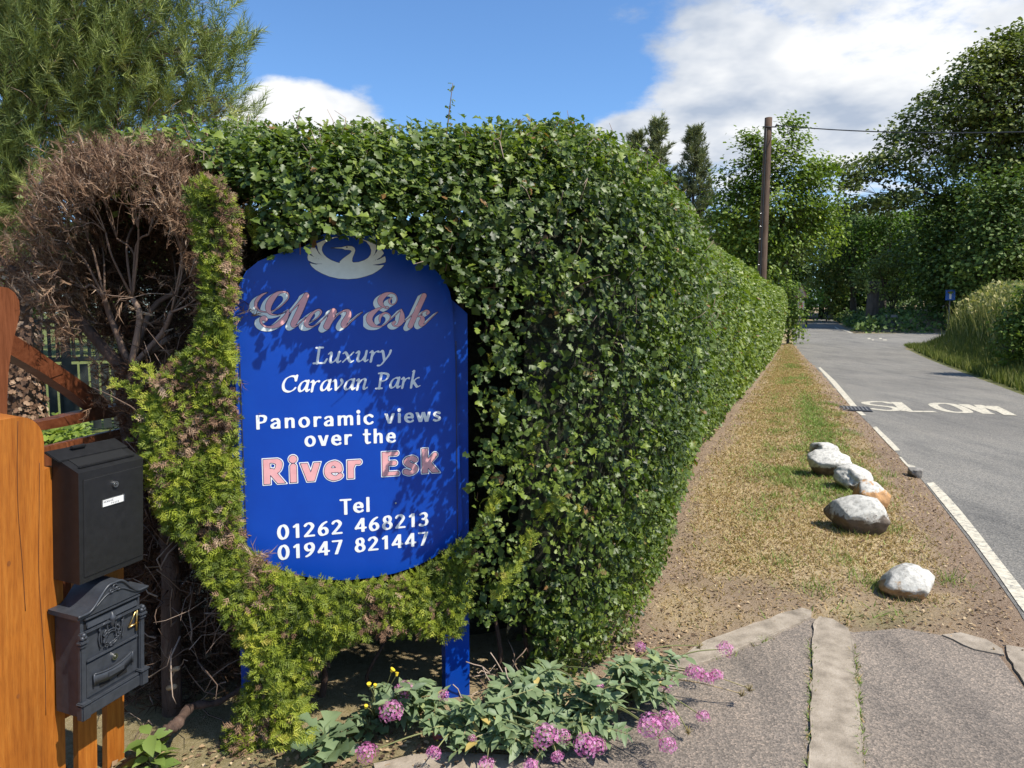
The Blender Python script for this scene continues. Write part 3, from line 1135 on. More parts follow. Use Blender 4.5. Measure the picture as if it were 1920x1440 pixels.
script_word('lettering', 660, 535, 10.667, [
    ([(800, 240), (745, 300), (765, 365), (825, 382), (880, 340), (898, 255), (850, 175), (750, 155), (640, 205), (570, 290), (580, 370), (640, 435), (705, 468), (738, 450), (700, 425), (600, 440), (480, 500), (375, 590), (345, 690), (400, 780), (500, 822), (600, 812), (690, 755), (755, 680), (765, 615), (725, 565), (650, 555), (580, 605), (555, 670), (560, 740)],
     [6, 22, 14, 9, 8, 8, 9, 18, 48, 56, 44, 14, 8, 7, 8, 12, 34, 58, 62, 48, 20, 11, 9, 9, 9, 10, 18, 26, 22, 8]),
    ([(770, 685), (880, 585), (990, 475)], [7, 8, 8]),
    ([(985, 490), (1000, 590), (990, 700), (930, 795), (850, 812), (818, 765), (850, 735)], [14, 44, 54, 30, 14, 26, 28]),
    ([(920, 805), (1030, 735), (1200, 590), (1330, 400)], [10, 7, 7, 7]),
    ([(1440, 205), (1300, 510), (1165, 810)], [50, 52, 52]),
    ([(1250, 640), (1340, 615), (1420, 530), (1490, 500), (1535, 535), (1505, 565)], [6, 8, 9, 16, 22, 26]),
    ([(1330, 622), (1400, 635), (1405, 700), (1375, 765), (1400, 800), (1470, 765), (1600, 635), (1715, 532)], [8, 30, 50, 46, 24, 10, 8, 5]),
], (-84, 48))

# bird emblem, traced as an outline (enlarged pixels)
bird = [(855, 150), (740, 150), (600, 185), (470, 235), (355, 285), (375, 350), (395, 440), (440, 500), (500, 575), (400, 480), (305, 318), (250, 370), (203, 440), (270, 520), (345, 580), (525, 625), (300, 555), (185, 492), (177, 560), (190, 622), (270, 662),
        (350, 686), (430, 688), (560, 680), (430, 697), (340, 704), (215, 675), (260, 740), (340, 812), (460, 880), (620, 945), (800, 985), (1000, 996), (1180, 980), (1340, 940), (1480, 890), (1580, 830), (1660, 770), (1706, 715), (1600, 724),
        (1500, 715), (1400, 702), (1520, 702), (1620, 690), (1735, 660), (1740, 600), (1725, 538), (1600, 604), (1420, 648), (1560, 602), (1640, 556), (1705, 480), (1660, 410), (1605, 358), (1560, 450), (1500, 534), (1435, 602), (1490, 530),
        (1528, 470), (1545, 400), (1552, 318), (1480, 272), (1350, 225), (1200, 175), (1030, 142), (1200, 190), (1350, 245), (1420, 330), (1452, 420), (1440, 500), (1390, 570), (1310, 620), (1200, 655), (1090, 663), (1066, 640), (1075, 570),
        (1110, 490), (1130, 420), (1115, 370), (1060, 338), (990, 332), (920, 342), (870, 360), (640, 374), (870, 385), (930, 408), (1000, 412), (1040, 418), (1060, 440), (1030, 480), (960, 530), (880, 590), (825, 640), (818, 675), (740, 652), (640, 612),
        (560, 560), (500, 500), (462, 420), (470, 350), (520, 275), (620, 205), (740, 167)]


def flat_poly(name, pts, mat, hz, parent, cells=110, iso=0.0):
    P = np.array(list(pts) + [pts[0]])
    lo, hi = P.min(0), P.max(0)
    st = (hi[0] - lo[0]) / cells
    xs, ys = np.arange(lo[0] - 2 * st, hi[0] + 3 * st, st), np.arange(lo[1] - 2 * st, hi[1] + 3 * st, st)
    X, Y = np.meshgrid(xs, ys)
    D = seg_sdf(X, Y, P, np.zeros(len(P)))
    ins = inside(P[:-1], np.stack([X.ravel(), Y.ravel()], 1)).reshape(X.shape)
    V, F = fill_cells(xs, ys, np.where(ins, -D, D), iso)
    V = np.array(V)
    return link(name, Bag().add(np.stack([V[:, 0], np.full(len(V), -hz), V[:, 1]], 1), np.array(F)).mesh(name, mat), parent)


bird_uv = [sp(560 + x / 10.667, 430 + y / 10.667) for x, y in bird]
EMB = flat_poly('emblem', bird_uv, M_SILVER, 0.0016, SIGN)
flat_poly('emblem_outline', bird_uv, M_NAVY, 0.0010, EMB, 110, 0.0016)
flat_poly('eye', [sp(560 + (963 + 18 * math.cos(a)) / 10.667, 430 + (358 + 14 * math.sin(a)) / 10.667) for a in np.linspace(0, 6.283, 11)[:-1]], M_NAVY, 0.0022, EMB, 10)
c = sp(742, 943)
bm = bmesh.new()
bmesh.ops.create_uvsphere(bm, u_segments=10, v_segments=6, radius=0.0045, matrix=Matrix.Translation((c[0], -0.001, c[1])))
bm_obj('screw', bm, M_STEEL, SIGN, smooth=True)


# ------------------------------------------------------------------ foliage templates
def leaf_lobed():
    mid = [(0, 0, 0), (0, .36, .02), (0, .66, .02), (0, 1, -.04)]
    R = [(.06, .26, .02), (.30, .50, .08), (.15, .56, .04), (.31, .84, .06), (.14, .93, .02)]
    V = mid + R + [(-x, y, z) for x, y, z in R]
    F = []
    for o in (4, 9):
        f = [(0, o, 1), (o, o + 1, 1), (1, o + 1, o + 2), (1, o + 2, 2), (o + 2, o + 3, 2), (2, o + 3, o + 4), (2, o + 4, 3)]
        F += f if o == 4 else [(a, c, b) for a, b, c in f]
    return np.array(V), np.array(F)


def leaf_mid():
    V = [(0, 0, 0), (.36, .42, .08), (.2, .55, .05), (.3, .78, .05), (0, 1, -.05), (-.3, .78, .05), (-.2, .55, .05), (-.36, .42, .08), (0, .5, 0)]
    F = [(8, i, i + 1) for i in range(0, 7)] + [(8, 7, 0)]
    return np.array(V, float), np.array(F)


def leaf_rhomb():
    return np.array([(0, 0, 0), (.36, .5, .08), (0, 1, -.05), (-.36, .5, .08)], float), np.array([(0, 1, 2), (0, 2, 3)])


def leaf_lance(w=.17):
    mid = [(0, 0, 0), (0, .35, .0), (0, .7, -.01), (0, 1, -.07)]
    R = [(w, .28, .05), (w * .85, .6, .05)]
    V = mid + R + [(-x, y, z) for x, y, z in R]
    F = []
    for o in (4, 6):
        f = [(0, o, 1), (o, o + 1, 1), (1, o + 1, 2), (2, o + 1, 3)]
        F += f if o == 4 else [(a, c, b) for a, b, c in f]
    return np.array(V), np.array(F)


def spray(seed, n=4, sub=1, an0=30, an1=50, lift=.1, ws=1.0):
    """Small cypress shoot: stem, side shoots and short scale-leaf tips, as narrow wedges."""
    r = np.random.default_rng(seed)
    V, F = [], []

    def wedge(a, b, w):
        a, b = np.array(a), np.array(b)
        d = unit(b - a)
        s = np.cross(d, unit(r.normal(0, .5, 3) + np.array([0, 0, 1]))) * w * ws
        k = len(V)
        V.extend([a + s, b, a - s])
        F.append((k, k + 1, k + 2))
    wedge((0, 0, 0), (0, 1, -.06), .05)
    for i in range(n):
        for sd in (-1, 1):
            t = .08 + .8 * (i + (.3 if sd > 0 else 0)) / n
            L = (.50 - .22 * t) * r.uniform(.7, 1.25)
            an = math.radians(r.uniform(an0, an1))
            a = np.array([0, t, -.06 * t * t])
            b = a + L * np.array([sd * math.sin(an), math.cos(an), r.uniform(-lift, lift) * 2])
            wedge(a, b, .062)
            for j in range(sub):
                p = a + (b - a) * r.uniform(.25, .6)
                a2 = an + (1 if j % 2 else -1) * .75
                wedge(p, p + L * .42 * np.array([sd * math.sin(a2), math.cos(a2), r.uniform(-.35, .35)]), .055)
    return np.array(V), np.array(F)


LOBED, MIDLEAF, RHOMB, LANCE = leaf_lobed(), leaf_mid(), leaf_rhomb(), leaf_lance()
SPRAY, SPRAY2 = spray(3), spray(9, 3, 1)
TWIGLET = spray(5, 3, 0, 10, 38, .45, .42)

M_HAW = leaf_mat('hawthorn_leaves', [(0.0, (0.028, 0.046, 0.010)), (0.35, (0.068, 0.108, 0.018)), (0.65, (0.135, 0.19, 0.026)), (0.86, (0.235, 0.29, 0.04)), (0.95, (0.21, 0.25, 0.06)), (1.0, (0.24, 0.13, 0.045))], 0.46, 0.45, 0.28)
M_CON = leaf_mat('cypress_foliage', [(0.0, (0.035, 0.055, 0.012)), (0.35, (0.13, 0.175, 0.02)), (0.7, (0.285, 0.33, 0.03)), (0.9, (0.45, 0.45, 0.06)), (1.0, (0.34, 0.22, 0.07))], 0.55, 0.35, 0.32)
M_DEAD = leaf_mat('dead_brown_foliage', [(0.0, (0.05, 0.027, 0.016)), (0.4, (0.145, 0.083, 0.05)), (0.75, (0.30, 0.19, 0.118)), (1.0, (0.46, 0.33, 0.22))], 0.85, 0.15, 0.1, (1, 0.8, 0.6))
M_TWIG = leaf_mat('dead_twigs', [(0.0, (0.08, 0.052, 0.038)), (0.5, (0.22, 0.15, 0.11)), (1.0, (0.50, 0.39, 0.30))], 0.85, 0.2, 0.0)
M_BARK = noise_mat('brown_bark', [(0.3, (0.045, 0.026, 0.018)), (0.55, (0.11, 0.066, 0.046)), (0.8, (0.21, 0.145, 0.105))], 22, 0.9, 6, 0.9, 0.015, 40, stretch=(1, 1, .25))
M_CORE = noise_mat('hedge_dark_core', [(0.3, (0.008, 0.009, 0.005)), (0.55, (0.028, 0.03, 0.014)), (0.8, (0.08, 0.066, 0.04))], 45, 0.95, 6, 1.0, 0.03, 25)  # dark tone standing in for the unlit inside of the hedge


# ------------------------------------------------------------------ hawthorn hedge
HT = 2.42
FACE = np.array([tuple((SO + SD * u + SN * w)[:2]) for u, w in ((-1.9, -1.05), (-1.45, -.80), (-1.0, -.45), (-.55, -.02), (-.1, .05))] +
                [(.11, 2.74), (.41, 2.93), (.67, 3.38), (.93, 4.2)] + [tuple(p) for p in HEDGE_BASE[1:]])
FC = catmull(FACE, 24)
_seg = np.linalg.norm(np.diff(FC, axis=0), axis=1)
FS = np.concatenate([[0], np.cumsum(_seg)])
FT = unit(np.gradient(FC, axis=0))
FN = np.stack([FT[:, 1], -FT[:, 0]], 1)
HLEN = FS[-1]


def hedge_pt(s, t):
    """Surface of the clipped hedge: s metres along, t 0..1 from foot, up the face, over the top, to the back."""
    x = np.interp(s, FS, FC[:, 0])
    y = np.interp(s, FS, FC[:, 1])
    n = unit(np.stack([np.interp(s, FS, FN[:, 0]), np.interp(s, FS, FN[:, 1])], 1))
    prof = np.array([(-0.10, 0.02), (0.02, 0.35), (0.11, 0.85), (0.17, 1.35), (0.18, 1.75), (0.13, 2.05), (0.02, 2.25), (-0.16, 2.37), (-0.42, 2.42), (-0.75, 2.43), (-1.0, 2.35), (-1.12, 2.0)])
    pt = np.linspace(0, 1, len(prof))
    pw = np.interp(t, pt, prof[:, 0])
    pz = np.interp(t, pt, prof[:, 1])
    e = 0.02
    dw = np.interp(np.minimum(t + e, 1), pt, prof[:, 0]) - np.interp(np.maximum(t - e, 0), pt, prof[:, 0])
    dz = np.interp(np.minimum(t + e, 1), pt, prof[:, 1]) - np.interp(np.maximum(t - e, 0), pt, prof[:, 1])
    k = np.interp(s, [0, 0.8, 1.7, 3.0, 5.0, 12, 40], [.97, .965, .94, .975, 1.01, 1.03, 1.08])
    Q = np.stack([x, y], 1)
    lump = 0.10 * (fbm(np.stack([s, t * 3, 0 * s], 1), 1.1, 3, 41) - 0.5) + 0.05 * (fbm(np.stack([s, t * 3, 0 * s], 1), 4.0, 2, 43) - 0.5)
    P = np.stack([x + n[:, 0] * pw, y + n[:, 1] * pw, pz * k + ramp_z(y)], 1)
    N = unit(np.stack([n[:, 0] * dz, n[:, 1] * dz, -dw], 1))
    return P + N * lump[:, None], N


HOLE = [(452, 540), (470, 506), (500, 488), (540, 474), (572, 462), (592, 450), (612, 440), (640, 446), (668, 438), (700, 452), (722, 462), (770, 484), (816, 500), (845, 527), (866, 562),
        (889, 588), (890, 1000), (860, 1013), (836, 1034), (806, 1056), (770, 1072), (700, 1086), (640, 1092), (560, 1084), (500, 1060), (462, 1030), (444, 900), (438, 700)]
# ground of the other plants left of and below the board: no hawthorn there
NOHAW = [(-200, 200), (215, 262), (300, 292), (380, 305), (440, 352), (452, 430), (478, 492), (560, 470), (612, 440), (700, 452), (770, 484), (845, 527), (889, 588), (890, 1000), (850, 1040), (846, 1120), (838, 1180), (862, 1236), (880, 1330), (-200, 1600)]
HEDGE = thing('hawthorn_hedge', (0.63, 3.6, 0), 0, 'tall clipped green hawthorn hedge running from the blue sign along the road', 'hedge')


def hedge_samples(n, s0, s1, t0=0.0, t1=0.93, deep=0.10):
    s = RNG.uniform(s0, s1, n)
    t = RNG.uniform(t0, t1, n)
    P, N = hedge_pt(s, t)
    dep = RNG.exponential(deep, n) - 0.025
    P = P - N * dep[:, None]
    px = project(P)
    rel = P - SO
    w = rel @ SN
    u = rel @ SD
    bad = (inside(NOHAW, px) & (P[:, 1] < 2.8) & (u < .05)) | (inside(NOHAW, px) & (w > -.32) & (P[:, 1] < 3.6)) | (inside(HOLE, px) & (w > -0.3) & (P[:, 1] < 3.4))
    bad |= (u < -.72) & (P[:, 2] < 2.02) & (P[:, 1] < 4.5)
    gapn = fbm(P, 8.0, 2, 61)
    bad |= (gapn < 0.40) & (RNG.random(n) < 0.7)
    hollow = (P[:, 2] < 0.34) & (u < 0.30) & (w > -0.9)
    return P[~bad & ~hollow], N[~bad & ~hollow], dep[~bad & ~hollow], s[~bad & ~hollow]


def leaf_frames(P, N, up=0.45, jit=0.75):
    n = len(P)
    Nn = unit(N * 0.5 + np.array([0, 0, up * .7]) + SUNV * .35 + rnd(n, jit * 0.6))
    A = unit(rnd(n, 1.0) + N * 0.6 + np.array([0, 0, -0.25]))
    return frames(Nn, A)


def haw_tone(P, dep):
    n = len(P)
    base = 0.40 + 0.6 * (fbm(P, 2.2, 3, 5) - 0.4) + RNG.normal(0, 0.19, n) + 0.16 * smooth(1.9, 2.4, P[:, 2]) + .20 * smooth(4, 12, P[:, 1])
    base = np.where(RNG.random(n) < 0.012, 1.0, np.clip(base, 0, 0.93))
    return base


near = Bag()
P, N, dep, s = hedge_samples(21500, 0.35, 4.3, deep=.06)
# leaves sit in small rosettes on short twigs
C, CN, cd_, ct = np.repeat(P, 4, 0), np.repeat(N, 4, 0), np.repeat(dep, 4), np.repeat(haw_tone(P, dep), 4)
n4 = len(C)
axis = np.repeat(unit(N * .7 + SUNV * .3 + np.array([0, 0, .25]) + rnd(len(P), .45)), 4, 0)
A = unit(unit(np.cross(axis, rnd(n4))) + axis * RNG.uniform(.1, 1.0, (n4, 1)))
fr = frames(unit(axis + rnd(n4, .35)), A)
szs = RNG.uniform(.015, .032, n4) * np.repeat(RNG.uniform(.8, 1.3, len(P)), 4)
P, N, dep, tn = C + A * .006 + rnd(n4, .004), CN, cd_, np.clip(ct + RNG.normal(0, .08, n4), 0, 1)
out = dep < .045
near.inst(*LOBED, P[out], fr[out], szs[out], tn[out])
near.inst(*MIDLEAF, P[~out], fr[~out], szs[~out] * 1.15, tn[~out])
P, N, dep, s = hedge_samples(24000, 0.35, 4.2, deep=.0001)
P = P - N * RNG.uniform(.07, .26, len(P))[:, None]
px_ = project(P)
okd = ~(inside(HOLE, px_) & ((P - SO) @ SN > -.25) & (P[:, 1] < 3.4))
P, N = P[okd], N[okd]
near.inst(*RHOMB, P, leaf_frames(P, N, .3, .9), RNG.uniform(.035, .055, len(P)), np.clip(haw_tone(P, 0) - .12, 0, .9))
P, N, dep, s = hedge_samples(9000, 0.85, 2.4, 0.30, 0.62, .05)
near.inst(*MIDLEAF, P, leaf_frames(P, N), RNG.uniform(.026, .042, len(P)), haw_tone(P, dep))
near.build('foliage', M_HAW, HEDGE)['kind'] = 'stuff'
mid = Bag()
P, N, dep, s = hedge_samples(42000, 4.2, 10.0)
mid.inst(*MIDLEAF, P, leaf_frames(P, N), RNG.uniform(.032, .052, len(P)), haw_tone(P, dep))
mid.build('foliage', M_HAW, HEDGE)['kind'] = 'stuff'
far = Bag()
P, N, dep, s = hedge_samples(60000, 10.0, HLEN)
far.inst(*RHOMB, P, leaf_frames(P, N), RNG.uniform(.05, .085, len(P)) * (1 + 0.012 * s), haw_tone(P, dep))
far.build('foliage', M_HAW, HEDGE)['kind'] = 'stuff'
# the largest leaves, each its own piece
lobe_me = []
for k in range(6):
    lobe_me.append(big_mesh('leaf', LOBED[0] * np.array([1 + .06 * k, 1, 1 + .3 * k]), LOBED[1], M_HAW, {'tone': np.full(len(LOBED[0]), .35 + .09 * k)}))
P, N, dep, s = hedge_samples(1500, 0.6, 3.6, 0.18, 0.72, 0.0001)
R = leaf_frames(P, N, 0.35, 0.5)
for i in range(min(280, len(P))):
    o = link('leaf', lobe_me[i % 6], HEDGE)
    M = Matrix(R[i].tolist()).to_4x4()
    sc_ = float(RNG.uniform(.036, .052))
    o.matrix_local = Matrix.Translation(Vector(P[i] + N[i] * 0.02) - HEDGE.location) @ M @ Matrix.Diagonal((sc_, sc_, sc_, 1))
# young shoots and twigs standing out of the top and face
tw = Bag()
P, N, dep, s = hedge_samples(700, 0.5, 9.0, 0.3, 0.85, 0.03)
for i in range(len(P)):
    d = unit(N[i] * .7 + np.array([0, 0, .6]) + rnd(1, .5)[0])
    L = RNG.uniform(.02, .065) * (1.8 if RNG.random() < .08 else 1)
    tw.tube([P[i] - d * .08, P[i] + d * L * .5 + rnd(1, .006)[0], P[i] + d * L + rnd(1, .014)[0]], [.0022, .0018, .001], 3, RNG.uniform(.3, .9))
tw.build('twigs', M_TWIG, HEDGE)['kind'] = 'stuff'
# one long shoot against the sky over the board
sh = Bag()
shl = Bag()
for (pxs, D) in (([(836, 262), (840, 230), (844, 195), (849, 156)], 2.95), ([(560, 262), (558, 232), (563, 206)], 2.8), ([(559, 236), (549, 216)], 2.8)):
    pts = catmull([pd(a, b, D) for a, b in pxs], 4) if len(pxs) > 2 else np.array([pd(a, b, D) for a, b in pxs])
    sh.tube(pts, np.linspace(.0035, .0012, len(pts)), 4, .5)
    for p in pts[2:]:
        for k in range(2):
            shl.inst(*LOBED, p[None], frames(rnd(1) + np.array([[0, -.5, 1]]), rnd(1)), np.array([.022]), np.array([.6]))
sh.build('shoot', M_TWIG, HEDGE)
shl.build('shoot_leaves', M_HAW, HEDGE)['kind'] = 'stuff'


def hedge_core(s0, s1, inset, tcut0, tcut1, ns, nt):
    ss = np.linspace(s0, s1, ns)
    tt = np.linspace(tcut0, tcut1, nt)
    S, T = np.meshgrid(ss, tt)
    P, N = hedge_pt(S.ravel(), T.ravel())
    P = P - N * inset
    i = np.arange(ns * nt).reshape(nt, ns)
    F = np.stack([i[:-1, :-1].ravel(), i[:-1, 1:].ravel(), i[1:, 1:].ravel(), i[1:, :-1].ravel()], 1)
    return P, F


core = Bag()  # solid dark sheets added inside the hedge to stop light through the gaps
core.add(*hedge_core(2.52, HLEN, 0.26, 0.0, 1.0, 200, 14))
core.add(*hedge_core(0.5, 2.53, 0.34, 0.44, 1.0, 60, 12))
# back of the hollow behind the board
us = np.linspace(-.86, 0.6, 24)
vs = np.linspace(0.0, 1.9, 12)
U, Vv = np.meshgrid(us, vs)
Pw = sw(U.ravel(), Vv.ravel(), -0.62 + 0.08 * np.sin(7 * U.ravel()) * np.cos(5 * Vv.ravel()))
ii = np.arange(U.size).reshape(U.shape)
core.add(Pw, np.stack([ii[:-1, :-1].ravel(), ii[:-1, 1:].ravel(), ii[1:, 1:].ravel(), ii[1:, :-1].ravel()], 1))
core.build('dark_core_sheets', M_CORE, HEDGE)['kind'] = 'stuff'
# stems seen in the shaded recess beside and under the board
st = Bag()
for (a, b, r) in (((855, 640), (868, 430), .011), ((868, 520), (905, 470), .007), ((905, 640), (930, 500), .008), ((600, 1320), (604, 1230), .016), ((700, 1290), (720, 1200), .010), ((930, 1300), (925, 1150), .014), ((990, 1290), (980, 1160), .012)):
    A, B = sp(*a, -.2), sp(*b, -.2)
    p0, p1 = sw(A[0], A[1], -.2), sw(B[0], B[1], -.18)
    m = (p0 + p1) / 2 + rnd(1, .02)[0]
    st.tube(catmull([p0, m, p1], 5), np.linspace(r, r * .6, 11), 6, .4)
st.build('stems', M_BARK, HEDGE)['kind'] = 'stuff'


# ------------------------------------------------------------------ branching
def kmeans(T, k, it=5):
    c = T[RNG.choice(len(T), k, replace=False)]
    for _ in range(it):
        lab = ((T[:, None] - c[None]) ** 2).sum(2).argmin(1)
        for j in range(k):
            if (lab == j).any():
                c[j] = T[lab == j].mean(0)
    return lab


def grow(bag, o, T, ks, fr, r, d0, sides=5, wig=.06, tone=.5, rmin=.0015, droop=0.0):
    """Branches from o that divide towards the target points T."""
    n = len(T)
    if n == 0:
        return
    if not ks or n <= 2:
        for t in T:
            L = np.linalg.norm(t - o)
            m = o + (t - o) * .5 + d0 * L * .12 + rnd(1, wig * L)[0] + np.array([0, 0, -droop * L])
            bag.tube([o, m, t], [max(r * n ** -.5, rmin) * .9, max(r * .55 * n ** -.5, rmin), rmin * .7], max(3, sides - 2), RNG.uniform(.25, 1) if tone is None else tone)
        return
    lab = kmeans(T, min(ks[0], n))
    for j in range(lab.max() + 1):
        S = T[lab == j]
        if len(S) == 0:
            continue
        c = S.mean(0)
        L = np.linalg.norm(c - o)
        e = o + (c - o) * fr[0] + rnd(1, wig * L * .6)[0]
        rr = max(r * (len(S) / n) ** .42, rmin)
        m = o + (e - o) * .5 + d0 * L * .10 + rnd(1, wig * L * .5)[0] + np.array([0, 0, -droop * L])
        P = catmull([o, m, e], 4)
        bag.tube(P, np.linspace(rr, rr * .72, len(P)), sides, RNG.uniform(.3, .7) if tone is None else tone)
        grow(bag, e, S, ks[1:], fr[1:] or [.6], rr * .72, unit(e - o), max(3, sides - 1), wig, tone, rmin, droop)


# ------------------------------------------------------------------ cypress beside and under the board
CYP_GREEN = [(352, 352), (378, 336), (418, 342), (438, 380), (446, 440), (440, 520), (434, 600), (436, 700), (440, 820), (448, 960), (452, 1012), (470, 1040), (500, 1062), (560, 1088), (640, 1096), (700, 1090), (770, 1076), (806, 1060), (836, 1038), (860, 1012), (892, 1040),
             (880, 1130), (858, 1196), (800, 1186), (700, 1190), (640, 1206), (590, 1256), (572, 1300), (566, 1360), (548, 1400), (520, 1436), (420, 1440), (424, 1384), (448, 1330), (470, 1262), (448, 1190), (408, 1120), (362, 1050), (300, 972), (278, 880), (266, 780), (300, 706), (350, 668), (384, 590),
             (382, 520), (366, 430)]
CYP_LEG = [(448, 1210), (560, 1200), (590, 1260), (572, 1330), (560, 1400), (530, 1438), (418, 1440), (424, 1384), (452, 1320)]
CYP = thing('cypress_bush', tuple(gp(330, 1330)), 0, 'half dead cypress bush with bare brown branches left of the blue sign', 'bush')


def poly_samples(poly, n, w_fn):
    poly = np.array(poly, float)
    lo, hi = poly.min(0), poly.max(0)
    Q = RNG.uniform(lo, hi, (n * 3, 2))
    Q = Q[inside(poly, Q)][:n]
    out = []
    W = w_fn(Q)
    c = np.array([0, 0, CAM_H])
    for q, w in zip(Q, W):
        d = ray(*q)
        t = (w + (SO - c) @ SN) / (d @ SN)
        out.append(c + d * t)
    return np.array(out), Q


def edge_round(Q, poly, R=60.0):
    """0 at the border of a patch, 1 well inside."""
    P = np.array(poly + [poly[0]], float)
    d = seg_sdf(Q[:, 0], Q[:, 1], P, np.zeros(len(P)))
    return np.sqrt(np.clip(1 - (1 - np.clip(d / R, 0, 1)) ** 2, 0, 1))


def cyp_w(Q):
    r = edge_round(Q, CYP_GREEN, 55)
    low = smooth(1040, 1180, Q[:, 1])
    lump = 0.10 * (fbm(Q / 100.0, 1.2, 3, 77) - 0.5)
    return 0.02 + 0.11 * r + 0.05 * low + lump - RNG.exponential(0.055, len(Q))


green = Bag()
brown = Bag()
P, Q = poly_samples(CYP_GREEN, 24000, cyp_w)
gk = (fbm(P, 22.0, 2, 19) > .42) | (RNG.random(len(P)) < .25)
P, Q = P[gk], Q[gk]
n = len(P)
Nn = unit(SN * .6 + SUNV * .7 + rnd(n, .5))
A = unit(np.array([0.25, -.15, .45]) + rnd(n, .6) + SN * .5)
fn = fbm(Q / 100.0, 1.0, 4, 15)
deadp = smooth(.56, .70, fn) * .8
deadp = np.maximum(deadp, .75 * inside([(395, 320), (450, 350), (452, 520), (440, 600), (412, 560), (400, 440)], Q))
deadp = np.maximum(deadp, .65 * inside([(300, 660), (360, 690), (350, 780), (300, 770)], Q))
deadp = np.maximum(deadp, .5 * inside([(420, 1330), (520, 1340), (500, 1440), (410, 1440)], Q))
isdead = RNG.random(n) < np.clip(deadp * .7 + .03, 0, 1)
tone = np.clip(.5 + .8 * (fbm(Q / 100.0, 3.0, 3, 31) - .5) + RNG.normal(0, .15, n), 0, .95)
sz = RNG.uniform(.024, .050, n)
g = ~isdead
half = RNG.random(n) < .5
for tpl, sel in ((SPRAY, half), (SPRAY2, ~half)):
    green.inst(*tpl, P[g & sel], frames(Nn[g & sel], A[g & sel]), sz[g & sel], tone[g & sel])
    brown.inst(*tpl, P[isdead & sel], frames(Nn[isdead & sel], A[isdead & sel]), sz[isdead & sel], np.clip(tone[isdead & sel] + .1, 0, 1))
# loose bright shoots leaning out
shoots = [((690, 1245), (300, 0)), ((222, 722), (60, 30)), ((250, 690), (40, -20))]
for (a, b, D, nk) in (((300, 752), (222, 718), 2.45, 6), ((300, 728), (262, 690), 2.45, 5), ((510, 1330), (574, 1318), 2.35, 7), ((500, 1395), (570, 1378), 2.25, 7), ((470, 1290), (545, 1278), 2.4, 5),
                      ((300, 880), (262, 822), 2.45, 5), ((330, 930), (285, 900), 2.45, 5), ((480, 470), (470, 400), 2.7, 8), ((530, 430), (512, 350), 2.75, 9), ((560, 400), (575, 345), 2.75, 7), ((505, 400), (492, 352), 2.75, 7),
                      ((980, 860), (1010, 800), 2.72, 6), ((1000, 980), (1040, 930), 2.75, 7), ((960, 1080), (1000, 1000), 2.65, 8), ((1040, 1010), (1085, 960), 2.85, 6), ((930, 1130), (960, 1070), 2.6, 8), ((900, 1000), (930, 940), 2.62, 7), ((920, 700), (945, 640), 2.75, 5), ((930, 790), (955, 740), 2.7, 5)):
    p0, p1 = pd(*a, D), pd(*b, D - .06)
    for k in range(nk * 4):
        t = (k + .5) / (nk * 4)
        p = p0 + (p1 - p0) * t + rnd(1, .012)[0]
        dd = unit(p1 - p0)[None] + rnd(1, .28)
        green.inst(*SPRAY, p[None], frames(np.array([[.2, -.9, .4]]) + rnd(1, .3), dd), np.array([RNG.uniform(.03, .05)]), np.array([RNG.uniform(.45, .95)]))
green.build('green_foliage', M_CON, CYP)['kind'] = 'stuff'
brown.build('brown_foliage', M_DEAD, CYP)['kind'] = 'stuff'

# bare interior: trunks, limbs and a dome of dead twigs
DC = pd(290, 505, 2.92)
crotch = pd(245, 690, 2.86)
limbs = Bag()
base1 = gp(322, 1335)
base2 = gp(282, 1340)
base2 = base2 + np.array([0, .12, 0])
limbs.tube(catmull([base1 - (0, 0, .05), pd(320, 1180, 2.62), pd(318, 1040, 2.66), pd(296, 860, 2.75), pd(262, 740, 2.82), crotch], 6), np.linspace(.038, .026, 31), 9)
limbs.build('trunk', M_BARK, CYP, True)
limbs = Bag()
limbs.tube(catmull([base2 - (0, 0, .05), pd(276, 1120, 2.80), pd(270, 960, 2.86), pd(236, 800, 2.95), pd(225, 700, 3.0)], 6), np.linspace(.034, .022, 25), 9)
limbs.build('trunk', M_BARK, CYP, True)
limbs = Bag()
limbs.tube(catmull([pd(240, 700, 2.86), pd(196, 655, 2.86), pd(140, 590, 2.85), pd(75, 535, 2.8), pd(15, 500, 2.75), pd(-40, 440, 2.7)], 6), np.linspace(.026, .010, 31), 8)
limbs.build('limb', M_BARK, CYP, True)
limbs = Bag()
limbs.tube(catmull([pd(330, 1360, 2.36), pd(360, 1325, 2.5), pd(410, 1316, 2.56), pd(470, 1280, 2.6)], 6), np.linspace(.020, .008, 19) * (1 + .18 * np.sin(np.arange(19) * 1.7)), 8)
limbs.tube(catmull([pd(290, 1385, 2.33), pd(310, 1372, 2.34), pd(332, 1358, 2.37)], 6), np.linspace(.024, .020, 13) * (1 + .15 * np.sin(np.arange(13) * 2.1)), 8)
limbs.build('fallen_limb', M_BARK, CYP, True)
stubs = Bag()
for (a, b, D) in (((322, 1256), (334, 1253), 2.545), ((316, 1290), (328, 1287), 2.52)):
    stubs.tube([pd(*a, D + .02), pd(*b, D - .02)], [.010, .009], 7, .9)
stubs.build('cut_stub', leaf_mat('cut_wood', [(0, (.3, .2, .12)), (1, (.5, .36, .22))], .8, .2, 0), CYP)

tw = Bag()


